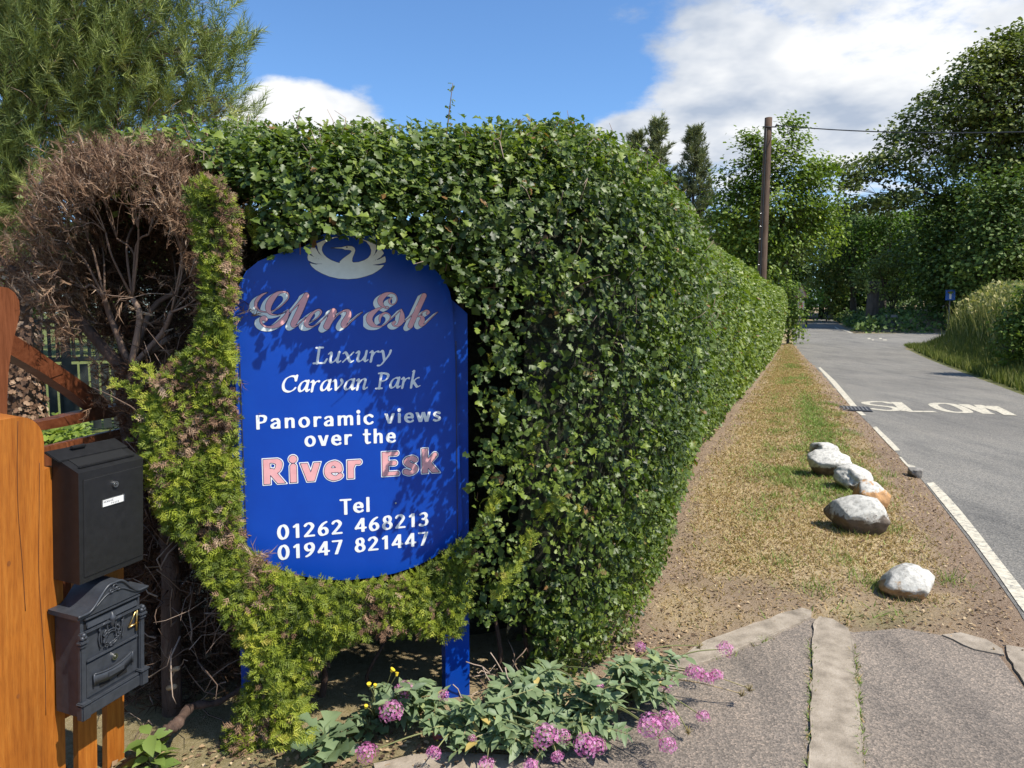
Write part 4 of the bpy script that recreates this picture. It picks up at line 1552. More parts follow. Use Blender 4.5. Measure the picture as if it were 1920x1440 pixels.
def dome_targets(n):
    """Tips on a rounded, clipped shell open towards the viewer."""
    out = []
    while len(out) < n:
        v = unit(RNG.normal(0, 1, 3))
        ax = np.array([0.36, 0.40, 0.475])
        sq = (np.abs(v) ** 3.2).sum() ** (-1 / 3.2)                  # clipped, boxy outline
        p = DC + v * sq * ax * RNG.uniform(.84, 1.03)
        if v[2] < -.55:
            continue
        if v[1] < -.30 and ((v[0] + .0) ** 2 + (v[2] + .25) ** 2) < .62:      # the open front
            if RNG.random() > .05:
                continue
        out.append(p)
    return np.array(out)


T = dome_targets(2200)
grow(tw, crotch, T, [6, 5, 5, 4], [.45, .5, .55, .6], .030, np.array([0, 0, 1.0]), 7, .07, None, .0018)
tw.build('branches', M_TWIG, CYP)['kind'] = 'stuff'
tips = Bag()
rad = unit(T - DC)
rep = 8
TT = np.repeat(T, rep, 0) + rnd(len(T) * rep, .026)
dirs = unit(np.repeat(rad, rep, 0) * .7 + np.array([0, 0, .55]) + rnd(len(TT), .35))
tips.inst(*TWIGLET, TT - dirs * .04, frames(rnd(len(TT)) + np.array([.4, -.6, .2]), dirs), RNG.uniform(.035, .075, len(TT)), np.clip(RNG.normal(.55, .22, len(TT)), 0, 1))
# thick dead growth deep in the bush
n = 6500
v = unit(rnd(n))
v[:, 1] = np.abs(v[:, 1]) * .9 + .05
v = v * ((np.abs(v) ** 3.2).sum(1) ** (-1 / 3.2))[:, None]
PP = DC + v * np.array([.35, .36, .44]) * RNG.uniform(.6, .95, n)[:, None]
keep = PP[:, 2] > 1.25
PP = PP[keep]
tips.inst(*TWIGLET, PP, frames(rnd(len(PP)), rnd(len(PP)) + np.array([0, 0, .5])), RNG.uniform(.06, .11, len(PP)), np.clip(RNG.normal(.3, .2, len(PP)), 0, 1))
# spreading dead sprays at the left limb
for (x, y, D, m, r) in ((30, 505, 2.75, 80, .08), (10, 470, 2.7, 40, .06), (85, 520, 2.8, 70, .08), (455, 590, 2.52, 12, .028), (448, 565, 2.5, 9, .025), (448, 705, 2.5, 8, .02), (480, 1052, 2.42, 16, .025), (215, 745, 2.9, 50, .05), (200, 700, 2.9, 30, .04)):
    m *= 2
    p = pd(x, y, D) + rnd(m, r)
    dd = unit(rnd(m, .6) + np.array([.15, -.1, .5]))
    tips.inst(*TWIGLET, p, frames(rnd(m), dd), RNG.uniform(.045, .085, m), np.clip(RNG.normal(.6, .22, m), 0, 1))
tips.build('dead_sprays', M_DEAD, CYP)['kind'] = 'stuff'
# tangle of bare twigs behind the green front, down to the ground
tg = Bag()
for k in range(420):
    x, y = RNG.uniform(255, 470), RNG.uniform(700, 1430)
    if y < 1040 and x > 420:
        continue
    D = RNG.uniform(2.5, 3.0)
    p = pd(x, y, D)
    if p[2] < 0.01:
        continue
    pts = [p]
    d = unit(rnd(1)[0] + np.array([.1, -.1, .25]))
    for j in range(4):
        d = unit(d + rnd(1, .35)[0])
        pts.append(pts[-1] + d * RNG.uniform(.03, .08))
    r0 = RNG.uniform(.0015, .0045)
    tg.tube(np.array(pts), np.linspace(r0, .001, 5), 3, RNG.uniform(.1, .8))
tg.build('bare_twigs', M_TWIG, CYP)['kind'] = 'stuff'
# dense shaded dead growth closing the bush off behind
bk = Bag()
n = 6500
u = RNG.uniform(-1.30, -.62, n)
v_ = RNG.uniform(.0, 1.35, n)
w_ = RNG.uniform(-.75, -.25, n)
PB = sw(u, v_, w_)
okk = (project(PB)[:, 0] > 232)
PB = PB[okk]
bk.inst(*TWIGLET, PB, frames(rnd(len(PB)), rnd(len(PB)) + np.array([0, 0, .4])), RNG.uniform(.07, .13, len(PB)), np.clip(RNG.normal(.22, .15, len(PB)), 0, 1))
bk.build('inner_dead_growth', M_DEAD, CYP)['kind'] = 'stuff'


# ------------------------------------------------------------------ wood, gate, fence, letter boxes
def wood_mat(name, c0, c1, c2, rough=.58, axis=(26, 26, 1.6), spec=.35, coat=.05):
    m, nt, b, o = new_mat(name)
    f = noise_node(nt, 3.0, 8, .62, stretch=axis)
    f2 = noise_node(nt, 1.2, 4, .5, stretch=(axis[0] * .35, axis[1] * .35, axis[2]))
    c = ramp_node(nt, [(.25, c0), (.5, c1), (.78, c2)], f)
    mu = nd(nt, 'ShaderNodeMix', data_type='RGBA', blend_type='MULTIPLY')
    mu.inputs[0].default_value = .7
    nt.links.new(c, mu.inputs[6])
    nt.links.new(ramp_node(nt, [(.28, (.55, .46, .38)), (.5, (.95, .93, .9)), (.75, (1.18, 1.18, 1.18))], f2), mu.inputs[7])
    nt.links.new(mu.outputs[2], b.inputs['Base Color'])
    b.inputs['Roughness'].default_value = rough
    b.inputs['Specular IOR Level'].default_value = spec
    b.inputs['Coat Weight'].default_value = coat
    b.inputs['Coat Roughness'].default_value = .3
    fine = noise_node(nt, 9.0, 6, .7, stretch=(axis[0] * 1.6, axis[1] * 1.6, axis[2] * 1.3))
    m2 = nd(nt, 'ShaderNodeMix', data_type='RGBA', blend_type='MULTIPLY')
    m2.inputs[0].default_value = .65
    nt.links.new(mu.outputs[2], m2.inputs[6])
    nt.links.new(ramp_node(nt, [(.32, (.55, .48, .42)), (.52, (1, 1, 1)), (.75, (1.18, 1.15, 1.1))], fine), m2.inputs[7])
    nt.links.new(m2.outputs[2], b.inputs['Base Color'])
    add_bump(nt, b, fine, .3, .002)
    return m


M_WOOD = wood_mat('stained_softwood', (.27, .075, .008), (.40, .13, .015), (.50, .19, .03))
M_GATE = wood_mat('red_brown_hardwood', (.12, .038, .016), (.20, .068, .03), (.27, .10, .045), .4, (22, 22, 1.5))
M_GATE_LONG = wood_mat('red_brown_hardwood_shaded_rail', (.10, .03, .013), (.155, .05, .022), (.21, .075, .034), .4, (22, 1.5, 22))  # same timber, darker: shade on brace and rail put into the colour
M_CRACK = noise_mat('dark_crack', [(.3, (.07, .022, .006)), (.7, (.11, .035, .01))], 20, .9)
FE = np.array([math.sin(math.radians(18)), math.cos(math.radians(18)), 0])      # fence runs away along this
FNX = np.array([FE[1], -FE[0], 0])                                               # and faces this way
FROT = math.atan2(FE[1], FE[0])
LEAN = 0.062
FO = np.array([-1.263, 2.05, 0.0]) - FNX * .082                                               # front left foot of the letter boxes


def fz(px, py, s, off):
    """Height where the ray through a pixel column row passes the fence plane point (s along, off in front)."""
    P = FO + FE * s + FNX * off
    d = ray(px, py)
    return CAM_H + d[2] / d[1] * P[1]


def fence_local(root, s, out, z):
    return (s, -out, z)


# root frames: local x = along the fence, local -y = out towards the viewer
def fence_root(name, label, cat, s=0.0, out=0.0):
    P = FO + FE * s + FNX * out
    o = thing(name, (P[0], P[1], 0), FROT, label, cat)
    o.rotation_euler = (LEAN, 0, FROT)
    return o


FENCE = fence_root('picket_fence', 'orange stained wooden picket fence behind the two letter boxes', 'fence', 0, -.105)
for i, (s0, s1, top) in enumerate(((-.034, .032, 1.10), (.078, .148, 1.08), (.188, .258, 1.08), (-.25, -.18, 1.1))):
    bm = bmesh.new()
    w = s1 - s0
    arc = [(s0 + w / 2 + w / 2 * math.cos(a), top - w * .3 + w * .3 * math.sin(a)) for a in np.linspace(0, math.pi, 9)]
    prism_bm(bm, [(s0, -.05), (s1, -.05)] + arc, 0.0, .022)
    bm_obj('slat', bm, M_WOOD, FENCE, .002, 1)
for z in (.30, .86):
    box_obj('rail', (.01, .045, z), (.54, .042, .085), M_WOOD, FENCE, .004)

POST = fence_root('gate_post', 'thick orange timber gate post with rounded top at the left edge', 'post', 0, -.08)
bm = bmesh.new()
w0, w1, ztop = -.26, -.040, 1.272
arc = [(w1 - .075 + .075 * math.cos(a), ztop - .085 + .085 * math.sin(a)) for a in np.linspace(0, math.pi / 2, 9)] + [(w0 + .075 + .075 * math.cos(a), ztop - .075 + .075 * math.sin(a)) for a in np.linspace(math.pi / 2, math.pi, 7)]
prism_bm(bm, [(w0, -.1), (w1, -.1)] + arc, 0.0, .14)
bm_obj('shaft', bm, M_WOOD, POST, .006, 2)
POST.rotation_euler = (LEAN + .02, -.01, FROT)
POST.location -= Vector(FNX) * .012
for (zs, x0) in (([1.262, 1.15, 1.0, .85, .7], -.118), ([1.13, .98, .8, .62, .5, .34], -.062)):
    pts = [(x0 + .006 * math.sin(9 * z + x0 * 40) + (1.2 - z) * .016, z) for z in zs]
    b = Bag()
    b.tube(np.array([(x, -.0004, z) for x, z in catmull(pts, 4)]), .0011, 4)
    link('crack', b.mesh('crack', M_CRACK), POST)

M_KNOT = noise_mat('timber_knot', [(.3, (.19, .055, .009)), (.7, (.27, .085, .014))], 60, .6)
for (kx, kz, kr) in ((-.15, .86, .0055), (-.13, .45, .005)):
    disc_pts = [(kx + kr * math.cos(a), kz + 1.5 * kr * math.sin(a)) for a in np.linspace(0, 2 * math.pi, 12, endpoint=False)]
    bm = bmesh.new()
    bm.faces.new([bm.verts.new((p[0], -.0006, p[1])) for p in disc_pts])
    bm_obj('knot', bm, M_KNOT, POST)
# open gate behind the post: swept stile, brace and rail
GD = unit(np.array([.12, .99, 0]))
GN = np.array([GD[1], -GD[0], 0])
GO = np.array([-1.78, 2.42, 0])
GATE = thing('timber_gate', tuple(GO), math.atan2(GD[1], GD[0]), 'red-brown timber gate with tall curved stile standing open behind the post', 'gate')


def gpt(px, py, off=0.0):
    """Pixel -> (along, z) on the gate plane."""
    d = ray(px, py)
    c = np.array([0, 0, CAM_H])
    t = ((GO + GN * off - c) @ GN) / (d @ GN)
    P = c + d * t
    return ((P - GO) @ GD, P[2])


def gate_part(name, pix, y0, y1, mat, bevel=.004):
    bm = bmesh.new()
    prism_bm(bm, [gpt(*p) for p in pix], y0, y1)
    return bm_obj(name, bm, mat, GATE, bevel, 2)


gate_part('stile', [(-40, 800), (-40, 545), (-20, 536), (0, 537), (16, 540), (28, 549), (36, 564), (37.5, 585), (34, 604), (27, 630), (21, 660), (16, 700), (14, 740), (13, 800)], 0, .07, M_GATE)
gate_part('brace', [(20, 622), (60, 648), (120, 690), (175, 728), (205, 752), (205, 771), (180, 768), (140, 738), (80, 698), (20, 664)], .004, .06, M_GATE_LONG)
gate_part('top_rail', [(70, 792), (110, 784), (160, 772), (215, 762), (330, 740), (330, 755), (215, 782), (160, 792), (110, 802), (72, 808)], .002, .065, M_GATE_LONG)
g0 = gpt(70, 792)
box_obj('board', (g0[0] + .35, .035, .55), (.9, .03, 1.0), M_GATE, GATE, .003)

# --- plain black letter box
M_BLACK = noise_mat('black_powder_coat', [(.3, (.010, .010, .011)), (.7, (.017, .017, .018))], 40, .42, 5, .12, .0008, 500, spec=.5)
M_GREYM = noise_mat('charcoal_cast_metal', [(.3, (.030, .034, .041)), (.7, (.048, .053, .062))], 40, .42, 5, .15, .0008, 300, spec=.5)
M_DARK = noise_mat('slot_inside', [(.3, (.003, .003, .003)), (.7, (.006, .006, .006))], 10, .9)
M_CARD = noise_mat('paper_card', [(.3, (.70, .69, .66)), (.7, (.82, .81, .78))], 20, .7)
M_INK = noise_mat('ink', [(.3, (.02, .02, .025)), (.7, (.04, .04, .045))], 20, .8)
M_BRASS = noise_mat('brass', [(.3, (.50, .34, .12)), (.7, (.66, .47, .19))], 30, .32, metal=1.0)

W_, DEP = .238, .104
zb, zt = fz(143, 1093, 0, 0), fz(143, 884, 0, 0)
BOX1 = fence_root('letter_box', 'plain black letter box with silver lock and white name card, upper of two', 'letter box')
bm = bmesh.new()
prof = [(0, zb), (0, zt), (DEP, zt + .042), (DEP, zb)]      # y, z: top slopes up to the fence
a = [bm.verts.new((0, y, z)) for y, z in prof]
b = [bm.verts.new((W_, y, z)) for y, z in prof]
bm.faces.new(a)
bm.faces.new(b[::-1])
for i in range(4):
    bm.faces.new((a[i], b[i], b[(i + 1) % 4], a[(i + 1) % 4]))
bm_obj('body', bm, M_BLACK, BOX1, .003, 2)
sl = math.atan2(.042, DEP)
RX = Matrix.Rotation(sl, 3, 'X')


def ontop(f, lift=0.0):
    return (DEP * f - math.sin(sl) * lift, zt + .042 * f + math.cos(sl) * lift)


y, z = ontop(.47, .0012)
box_obj('slot', (W_ * .5, y, z), (W_ * .80, .044, .002), M_DARK, BOX1, 0, RX)
y, z = ontop(.2, .004)
box_obj('slot_lip', (W_ * .5, y, z), (W_ * .86, .007, .006), M_BLACK, BOX1, .002, RX)
y, z = ontop(.80, .006)
box_obj('lid', (W_ * .5 - .004, y + .012, z), (W_ + .012, .062, .007), M_BLACK, BOX1, .002, RX)
y, z = ontop(1.0, .014)
box_obj('hinge', (W_ * .36, y, z), (.05, .012, .008), M_BLACK, BOX1, .002, RX)
zd0, zd1 = zb + .018, zt - .024
box_obj('door', (W_ * .52, -.0012, (zd0 + zd1) / 2), (W_ * .90, .0035, zd1 - zd0), M_BLACK, BOX1, .001, None, 1)
for (x, z_, sx_, sz_) in ((W_ * .52, zd1 + .0012, W_ * .90, .0022), (W_ * .07 - .0012, (zd0 + zd1) / 2, .0022, zd1 - zd0), (W_ * .97 + .0012, (zd0 + zd1) / 2, .0022, zd1 - zd0), (W_ * .52, zd0 - .0012, W_ * .9, .0022)):
    box_obj('door_gap', (x, -.0004, z_), (sx_, .002, sz_), M_DARK, BOX1)


def disc(name, x, z, r, y0, y1, mat, parent, seg=20, bev=.001):
    bm = bmesh.new()
    prism_bm(bm, [(x + r * math.cos(t), z + r * math.sin(t)) for t in np.linspace(0, 2 * math.pi, seg, endpoint=False)], y0, y1)
    return bm_obj(name, bm, mat, parent, bev, 2)


def lock(x, z, parent, y=-.003, r=.0095):
    L = disc('lock', x, z, r, y - .007, y, M_STEEL, parent)
    disc('lock_ring', x, z, r * .62, y - .0078, y - .0069, M_DARK, L, 16, 0)
    disc('lock_core', x, z, r * .48, y - .0092, y - .0076, M_STEEL, L, 16, .0004)
    box_obj('key_slot', (x, y - .0095, z), (.0012, .0008, r * .5), M_DARK, L)


zl = zd1 - .035
lock(W_ * .52, zl, BOX1)
CX, CZ = W_ * .50, zl - .052
H = box_obj('card_holder', (CX, -.0035, CZ), (.086, .004, .026), M_STEEL, BOX1, .002)
box_obj('name_card', (CX - .003, -.0061, CZ), (.076, .0012, .020), M_CARD, H)
ink = Bag()
hand = {'M': [[(0, 0), (0, 1), (.5, .4), (1, 1), (1, 0)]], 'E': [[(1, 1), (0, 1), (0, 0), (1, 0)], [(0, .5), (.8, .5)]], 'W': [[(0, 1), (.25, 0), (.5, .7), (.75, 0), (1, 1)]], 'N': [[(0, 0), (0, 1), (1, 0), (1, 1)]],
        'D': [[(0, 0), (0, 1), (.8, .8), (.8, .2), (0, 0)]], 'U': [[(0, 1), (.1, .1), (.8, .1), (1, 1)]], 'P': [[(0, 0), (0, 1), (.8, .9), (.7, .5), (0, .45)]], 'A': [[(0, 0), (.5, 1), (1, 0)], [(.2, .4), (.8, .4)]],
        'S': [[(.9, .9), (.2, .9), (.1, .6), (.8, .4), (.8, .1), (0, 0)]], 'L': [[(0, 1), (0, 0), (.8, 0)]], 'T': [[(.5, 0), (.5, 1)], [(0, 1), (1, 1)]]}


def handwrite(txt, x, z, h, adv):
    for ch in txt:
        for ln in hand[ch]:
            P = np.array([(x + p[0] * h * .6, -.0071, z + p[1] * h) for p in ln])
            ink.tube(P, .00045, 4)
        x += adv


handwrite('NEWDUE', CX - .038, CZ + .0015, .0062, .0062)
handwrite('PAUSE', CX - .010, CZ - .0068, .0048, .0060)
link('handwriting', ink.mesh('handwriting', M_INK), H)

# --- ornate charcoal letter box
zb2, zt2 = fz(131, 1348, 0, .0), fz(128, 1128, 0, .0)
H2 = zt2 - zb2
BOX2 = fence_root('letter_box', 'ornate charcoal letter box with raised crest and brass number 4, lower of two', 'letter box', -.012, .004)
X0, X1 = 0.0, .238
d2 = .100
bm = bmesh.new()
prism_bm(bm, [(X0 + .008, zb2 + .01), (X1 - .008, zb2 + .01), (X1 - .008, zt2 - .03), (X0 + .008, zt2 - .03)], .0, d2)
bm_obj('body', bm, M_GREYM, BOX2, .003)


def ped(x):
    """Arched, ogee-sided top of the box."""
    t = abs((x - X0) / (X1 - X0) * 2 - 1)
    return zt2 - .028 + .062 * (1 - smooth(.12, .82, t))


xs = np.linspace(X0 - .012, X1 + .012, 41)
bm = bmesh.new()
prism_bm(bm, [(x, float(ped(x))) for x in xs] + [(X1 + .012, zt2 - .042), (X0 - .012, zt2 - .042)], -.014, d2 + .004)
bm_obj('pediment', bm, M_GREYM, BOX2, .002, 2)
b = Bag()
b.tube(np.array([(x, -.016, float(ped(x)) - .003) for x in xs]), .0042, 6)
b.tube(np.array([(x, -.0155, float(ped(x)) * .6 + (zt2 - .030) * .4 - .004) for x in xs[6:-6]]), .0026, 6)
link('pediment_moulding', b.mesh('pediment_moulding', M_GREYM, True), BOX2)
b = Bag()
xm = (X0 + X1) / 2
for sx_, r in ((-.013, .006), (.013, .006), (0, .0085)):
    th = np.linspace(0, 1.9 * math.pi, 14)
    b.tube(np.stack([xm + sx_ + r * np.cos(th), np.full(14, -.017), ped(xm) - .022 + (0.006 if sx_ == 0 else -.004) + r * .8 * np.sin(th)], 1), .0026, 6)
link('scroll_ornament', b.mesh('scroll_ornament', M_GREYM, True), BOX2)
# letter slot with hood
zs = zt2 - .072
box_obj('slot', (xm, -.001, zs), (X1 - X0 - .04, .004, .030), M_DARK, BOX2)
box_obj('slot_flap', (xm, -.006, zs - .002), (X1 - X0 - .05, .006, .020), M_GREYM, BOX2, .002, Matrix.Rotation(-.25, 3, 'X'))
for z_ in (zs + .021, zs - .021):
    box_obj('slot_rail', (xm, -.008, z_), (X1 - X0 - .03, .012, .008), M_GREYM, BOX2, .003)
b = Bag()
n_ = 25
xx = np.linspace(X0 + .03, X1 - .03, n_)
b.tube(np.stack([xx, np.full(n_, -.004), zs - .030 - .007 * np.cos((xx - xm) / (X1 - X0) * 4 * math.pi)], 1), .0022, 6)
link('slot_apron', b.mesh('slot_apron', M_GREYM, True), BOX2)
# side pilasters, capitals, plinth blocks
for x in (X0 + .008, X1 - .008):
    P_ = box_obj('pilaster', (x, -.006, (zb2 + zt2) / 2 - .02), (.020, .014, H2 - .14), M_GREYM, BOX2, .003)
    box_obj('capital', (x, -.010, zt2 - .118), (.030, .022, .010), M_GREYM, P_, .003)
    box_obj('capital_base', (x, -.009, zt2 - .130), (.024, .018, .007), M_GREYM, P_, .002)
    bm = bmesh.new()
    for (dx, dz, r) in ((-.005, .012, .007), (.005, .012, .007), (0, .021, .0075)):
        bmesh.ops.create_uvsphere(bm, u_segments=10, v_segments=7, radius=r, matrix=Matrix.Translation((x + dx, -.014, zt2 - .116 + dz)))
    bm_obj('leaf_finial', bm, M_GREYM, P_, smooth=True)
    box_obj('plinth_block', (x, -.012, zb2 + .034), (.032, .026, .050), M_GREYM, P_, .004)
    box_obj('plinth_cap', (x, -.013, zb2 + .062), (.037, .030, .008), M_GREYM, P_, .003)
box_obj('plinth', (xm, -.008, zb2 + .030), (X1 - X0 - .03, .018, .040), M_GREYM, BOX2, .004)
box_obj('plinth_moulding', (xm, -.010, zb2 + .054), (X1 - X0 - .03, .014, .007), M_GREYM, BOX2, .003)
zmid = zb2 + H2 * .485
box_obj('door_moulding', (xm, -.006, zmid + .004), (X1 - X0 - .045, .010, .006), M_GREYM, BOX2, .002)
dh = zmid - .004 - (zb2 + .062)
box_obj('door', (xm, -.0015, zb2 + .062 + dh / 2), (X1 - X0 - .048, .005, dh - .004), M_GREYM, BOX2, .0015)
lock(xm + .005, zmid - .026, BOX2, -.004, .0105)
# curved scroll plate below the lock
b = Bag()
N_ = 21
xx = np.linspace(xm - .072, xm + .072, N_)
tt_ = (xx - xm) / .072
zc = zmid - .070 + .010 * (tt_ ** 2) * np.sign(1) + .004 * tt_
yy = -.010 - .006 * (1 - tt_ ** 2)
hh = .017
V = np.concatenate([np.stack([xx, yy, zc + hh], 1), np.stack([xx, yy, zc - hh], 1), np.stack([xx, yy + .010, zc + hh], 1), np.stack([xx, yy + .010, zc - hh], 1)])
F = []
for i in range(N_ - 1):
    F += [(i, i + 1, N_ + i + 1, N_ + i), (2 * N_ + i, 3 * N_ + i, 3 * N_ + i + 1, 2 * N_ + i + 1), (i, 2 * N_ + i, 2 * N_ + i + 1, i + 1), (N_ + i, N_ + i + 1, 3 * N_ + i + 1, 3 * N_ + i)]
b.add(V, F)
b.tube(np.stack([xx, yy, zc + hh], 1), .0028, 6)
b.tube([(xx[0], yy[0], zc[0] - hh - .004), (xx[0], yy[0], zc[0] + hh)], .0036, 6)
b.tube([(xx[-1], yy[-1], zc[-1] - hh - .004), (xx[-1], yy[-1], zc[-1] + hh)], .0036, 6)
SCR = link('scroll_plate', b.mesh('scroll_plate', M_GREYM), BOX2)
box_obj('plate_panel', (xm + .004, -.0172, zmid - .070), (.058, .002, .016), M_GREYM, SCR, .0008, None, 1)
for x in (xm - .03, xm + .036):
    box_obj('drain_slot', (x, -.0045, zmid - .098), (.036, .003, .013), M_DARK, BOX2)
# raised crest: shield, helm, mantling scrolls and two upright figures
cz = zmid + .066
cb = Bag()
th = np.linspace(0, 2 * math.pi, 25)
for r, rr in ((1.0, .0026), (.72, .0018)):
    cb.tube(np.stack([xm - .004 + .028 * r * np.cos(th), np.full(25, -.005), cz - .022 + .026 * r * np.sin(th)], 1), rr, 6)
for sx_ in (-1, 1):
    cb.tube(catmull([(xm - .004 + sx_ * .014, -.006, cz + .052), (xm - .004 + sx_ * .016, -.006, cz + .02), (xm - .004 + sx_ * .013, -.006, cz - .012)], 4), .0028, 6)
    cb.tube(catmull([(xm - .004 + sx_ * .012, -.006, cz + .030), (xm - .004 + sx_ * .030, -.008, cz + .034), (xm - .004 + sx_ * .044, -.006, cz + .024), (xm - .004 + sx_ * .040, -.006, cz + .004), (xm - .004 + sx_ * .036, -.005, cz - .03)], 5), np.linspace(.0058, .002, 21), 7)
    cb.tube(catmull([(xm - .004 + sx_ * .040, -.005, cz + .018), (xm - .004 + sx_ * .046, -.005, cz - .01), (xm - .004 + sx_ * .040, -.005, cz - .042)], 4), .0024, 6)
    cb.tube(catmull([(xm - .004 + sx_ * .02, -.006, cz + .01), (xm - .004 + sx_ * .03, -.007, cz - .002), (xm - .004 + sx_ * .024, -.006, cz - .016), (xm - .004 + sx_ * .03, -.006, cz - .03)], 4), .0034, 6)
cb.tube(catmull([(xm - .004, -.006, cz + .062), (xm - .004, -.009, cz + .05), (xm - .004, -.009, cz + .034), (xm - .004, -.007, cz + .016)], 5), np.array(list(np.linspace(.002, .011, 8)) + list(np.linspace(.011, .006, 8))), 8)
for k in range(22):
    a_ = RNG.uniform(math.pi, 2 * math.pi)
    q = RNG.uniform(.5, 1.15)
    p0 = np.array([xm - .004 + .03 * q * math.cos(a_), -.005, cz - .02 + .03 * q * math.sin(a_)])
    cb.tube([p0, p0 + np.array([RNG.normal(0, .005), -.002, RNG.normal(0, .005)])], .0026, 5)
link('crest', cb.mesh('crest', M_GREYM, True), BOX2)
# brass 4
nb = Bag()
nx, nz = xm + .083, zmid + .026
for p, q, r in (((.012, .0, .072), (-.020, 0, .022), .0030), ((-.022, 0, .020), (.024, 0, .020), .0032), ((.012, 0, .074), (.010, 0, -.004), .0042)):
    nb.tube([np.array(p) + (nx, -.006, nz), np.array(q) + (nx, -.006, nz)], r, 6)
link('number_four', nb.mesh('number_four', M_BRASS, True), BOX2)


# ------------------------------------------------------------------ trees
def tree_leaves(bag, T, m, rb, size, tpl, up=.7, tone0=.4, flat=.6, crown=None, tvar=.14):
    n = len(T) * m
    P = np.repeat(T, m, 0) + rnd(n) * np.array([rb, rb, rb * flat])
    c = crown if crown is not None else T.mean(0)
    out = unit(P - c)
    N = unit(out * .45 + np.array([0, 0, up * .7]) + SUNV * .4 + rnd(n, .5))
    A = unit(out * .5 + rnd(n, .8) + np.array([0, 0, -.2]))
    tc = np.repeat(RNG.normal(0, .10, len(T)), m)
    tone = np.clip(tone0 + tc + RNG.normal(0, tvar, n) + .35 * (fbm(P, .5, 2, 9) - .5), 0, 1)
    bag.inst(*tpl, P, frames(N, A), RNG.uniform(.7, 1.25, n) * size, tone)


def lobes_targets(lobes, D, per, squash=.75, depth=1.0, shell=.55):
    """Target points in crown lobes given as (px, py, radius px) at distance D (or with own D)."""
    out = []
    for L in lobes:
        d = L[3] if len(L) > 3 else D
        c = pd(L[0], L[1], d)
        r = L[2] / FPX * d
        k = max(6, int(per * (L[2] / 60.0) ** 2))
        v = unit(RNG.normal(0, 1, (k, 3))) * (RNG.uniform(0, 1, (k, 1)) ** shell)
        out.append(c + v * np.array([r, r * depth, r * squash]))
    return np.concatenate(out)


def broadleaf(name, label, base, T, mat, leaf, m, rb, size, trunk_r, fork_z, ks=(5, 4, 4), up=.7, tone0=.4, flat=.6, tpl=None, droop=0.0, bark=None, cat='tree'):
    root = thing(name, tuple(base), 0, label, cat)
    base = np.array(base, float)
    tb = Bag()
    crown = T.mean(0)
    fork = base + np.array([0, 0, fork_z])
    fork[:2] += (crown[:2] - base[:2]) * .25
    tb.tube(catmull([base - (0, 0, .2), (base + fork) / 2 + rnd(1, trunk_r * .3)[0], fork], 4), np.linspace(trunk_r * 1.25, trunk_r * .85, 9), 8)
    tb.build('trunk', bark or M_TRUNK, root, True)
    br = Bag()
    grow(br, fork, T, list(ks), [.5, .5, .55, .6], trunk_r * .8, np.array([0, 0, 1.0]), 6, .06, None, .012, droop)
    br.build('branches', bark or M_TRUNK, root)['kind'] = 'stuff'
    lf = Bag()
    tree_leaves(lf, T, m, rb, size, tpl or RHOMB, up, tone0, flat, crown)
    lf.build('crown', mat, root)['kind'] = 'stuff'
    return root


M_TRUNK = noise_mat('tree_bark', [(.3, (.03, .024, .018)), (.6, (.075, .06, .045)), (.85, (.14, .115, .09))], 6, .95, 6, .8, .04, 10, stretch=(1, 1, .3))
M_SYC = leaf_mat('sycamore_leaves', [(0, (0.051, 0.085, 0.016)), (0.4, (0.129, 0.188, 0.028)), (0.7, (0.235, 0.310, 0.043)), (1, (0.447, 0.470, 0.078))], .5, .4, .3)
M_OAK = leaf_mat('oak_leaves', [(0, (0.039, 0.057, 0.014)), (0.4, (0.099, 0.129, 0.030)), (0.7, (0.186, 0.218, 0.053)), (1, (0.326, 0.342, 0.091))], .55, .35, .22)
M_DKT = leaf_mat('dark_wood_leaves', [(0, (0.025, 0.046, 0.012)), (0.5, (0.069, 0.117, 0.024)), (1, (0.165, 0.232, 0.044))], .55, .35, .2)
M_LIME = leaf_mat('bright_green_leaves', [(0, (0.054, 0.101, 0.016)), (0.5, (0.121, 0.209, 0.030)), (1, (0.230, 0.324, 0.061))], .55, .35, .35)
M_OLIVE = leaf_mat('olive_green_leaves', [(0, (0.090, 0.117, 0.032)), (0.5, (0.198, 0.243, 0.063)), (1, (0.359, 0.394, 0.125))], .6, .3, .25)
M_NEEDLE = leaf_mat('pine_needles', [(0, (0.078, 0.106, 0.029)), (0.4, (0.197, 0.246, 0.063)), (0.75, (0.355, 0.399, 0.109)), (1, (0.574, 0.552, 0.208))], .5, .4, .12)
M_NEEDLE2 = leaf_mat('far_pine_needles', [(0, (0.082, 0.094, 0.042)), (0.5, (0.176, 0.194, 0.083)), (1, (0.324, 0.340, 0.140))], .6, .3, .1)


# --- pine at the left
def needle_shoot(seed, n=46):
    r = np.random.default_rng(seed)
    V, F = [], []
    for i in range(n):
        t = (i + r.uniform(0, 1)) / n
        a = i * 2.399 + r.uniform(-.3, .3)
        sp_ = math.radians(r.uniform(34, 66) * (1.1 - .55 * t))
        d = np.array([math.sin(sp_) * math.cos(a), math.cos(sp_), math.sin(sp_) * math.sin(a)])
        p = np.array([0, t, 0])
        L = r.uniform(.34, .52)
        s = unit(np.cross(d, r.normal(0, 1, 3))) * .014
        k = len(V)
        V += [p - s, p + s, p + d * L]
        F.append((k, k + 1, k + 2))
    return np.array(V), np.array(F)


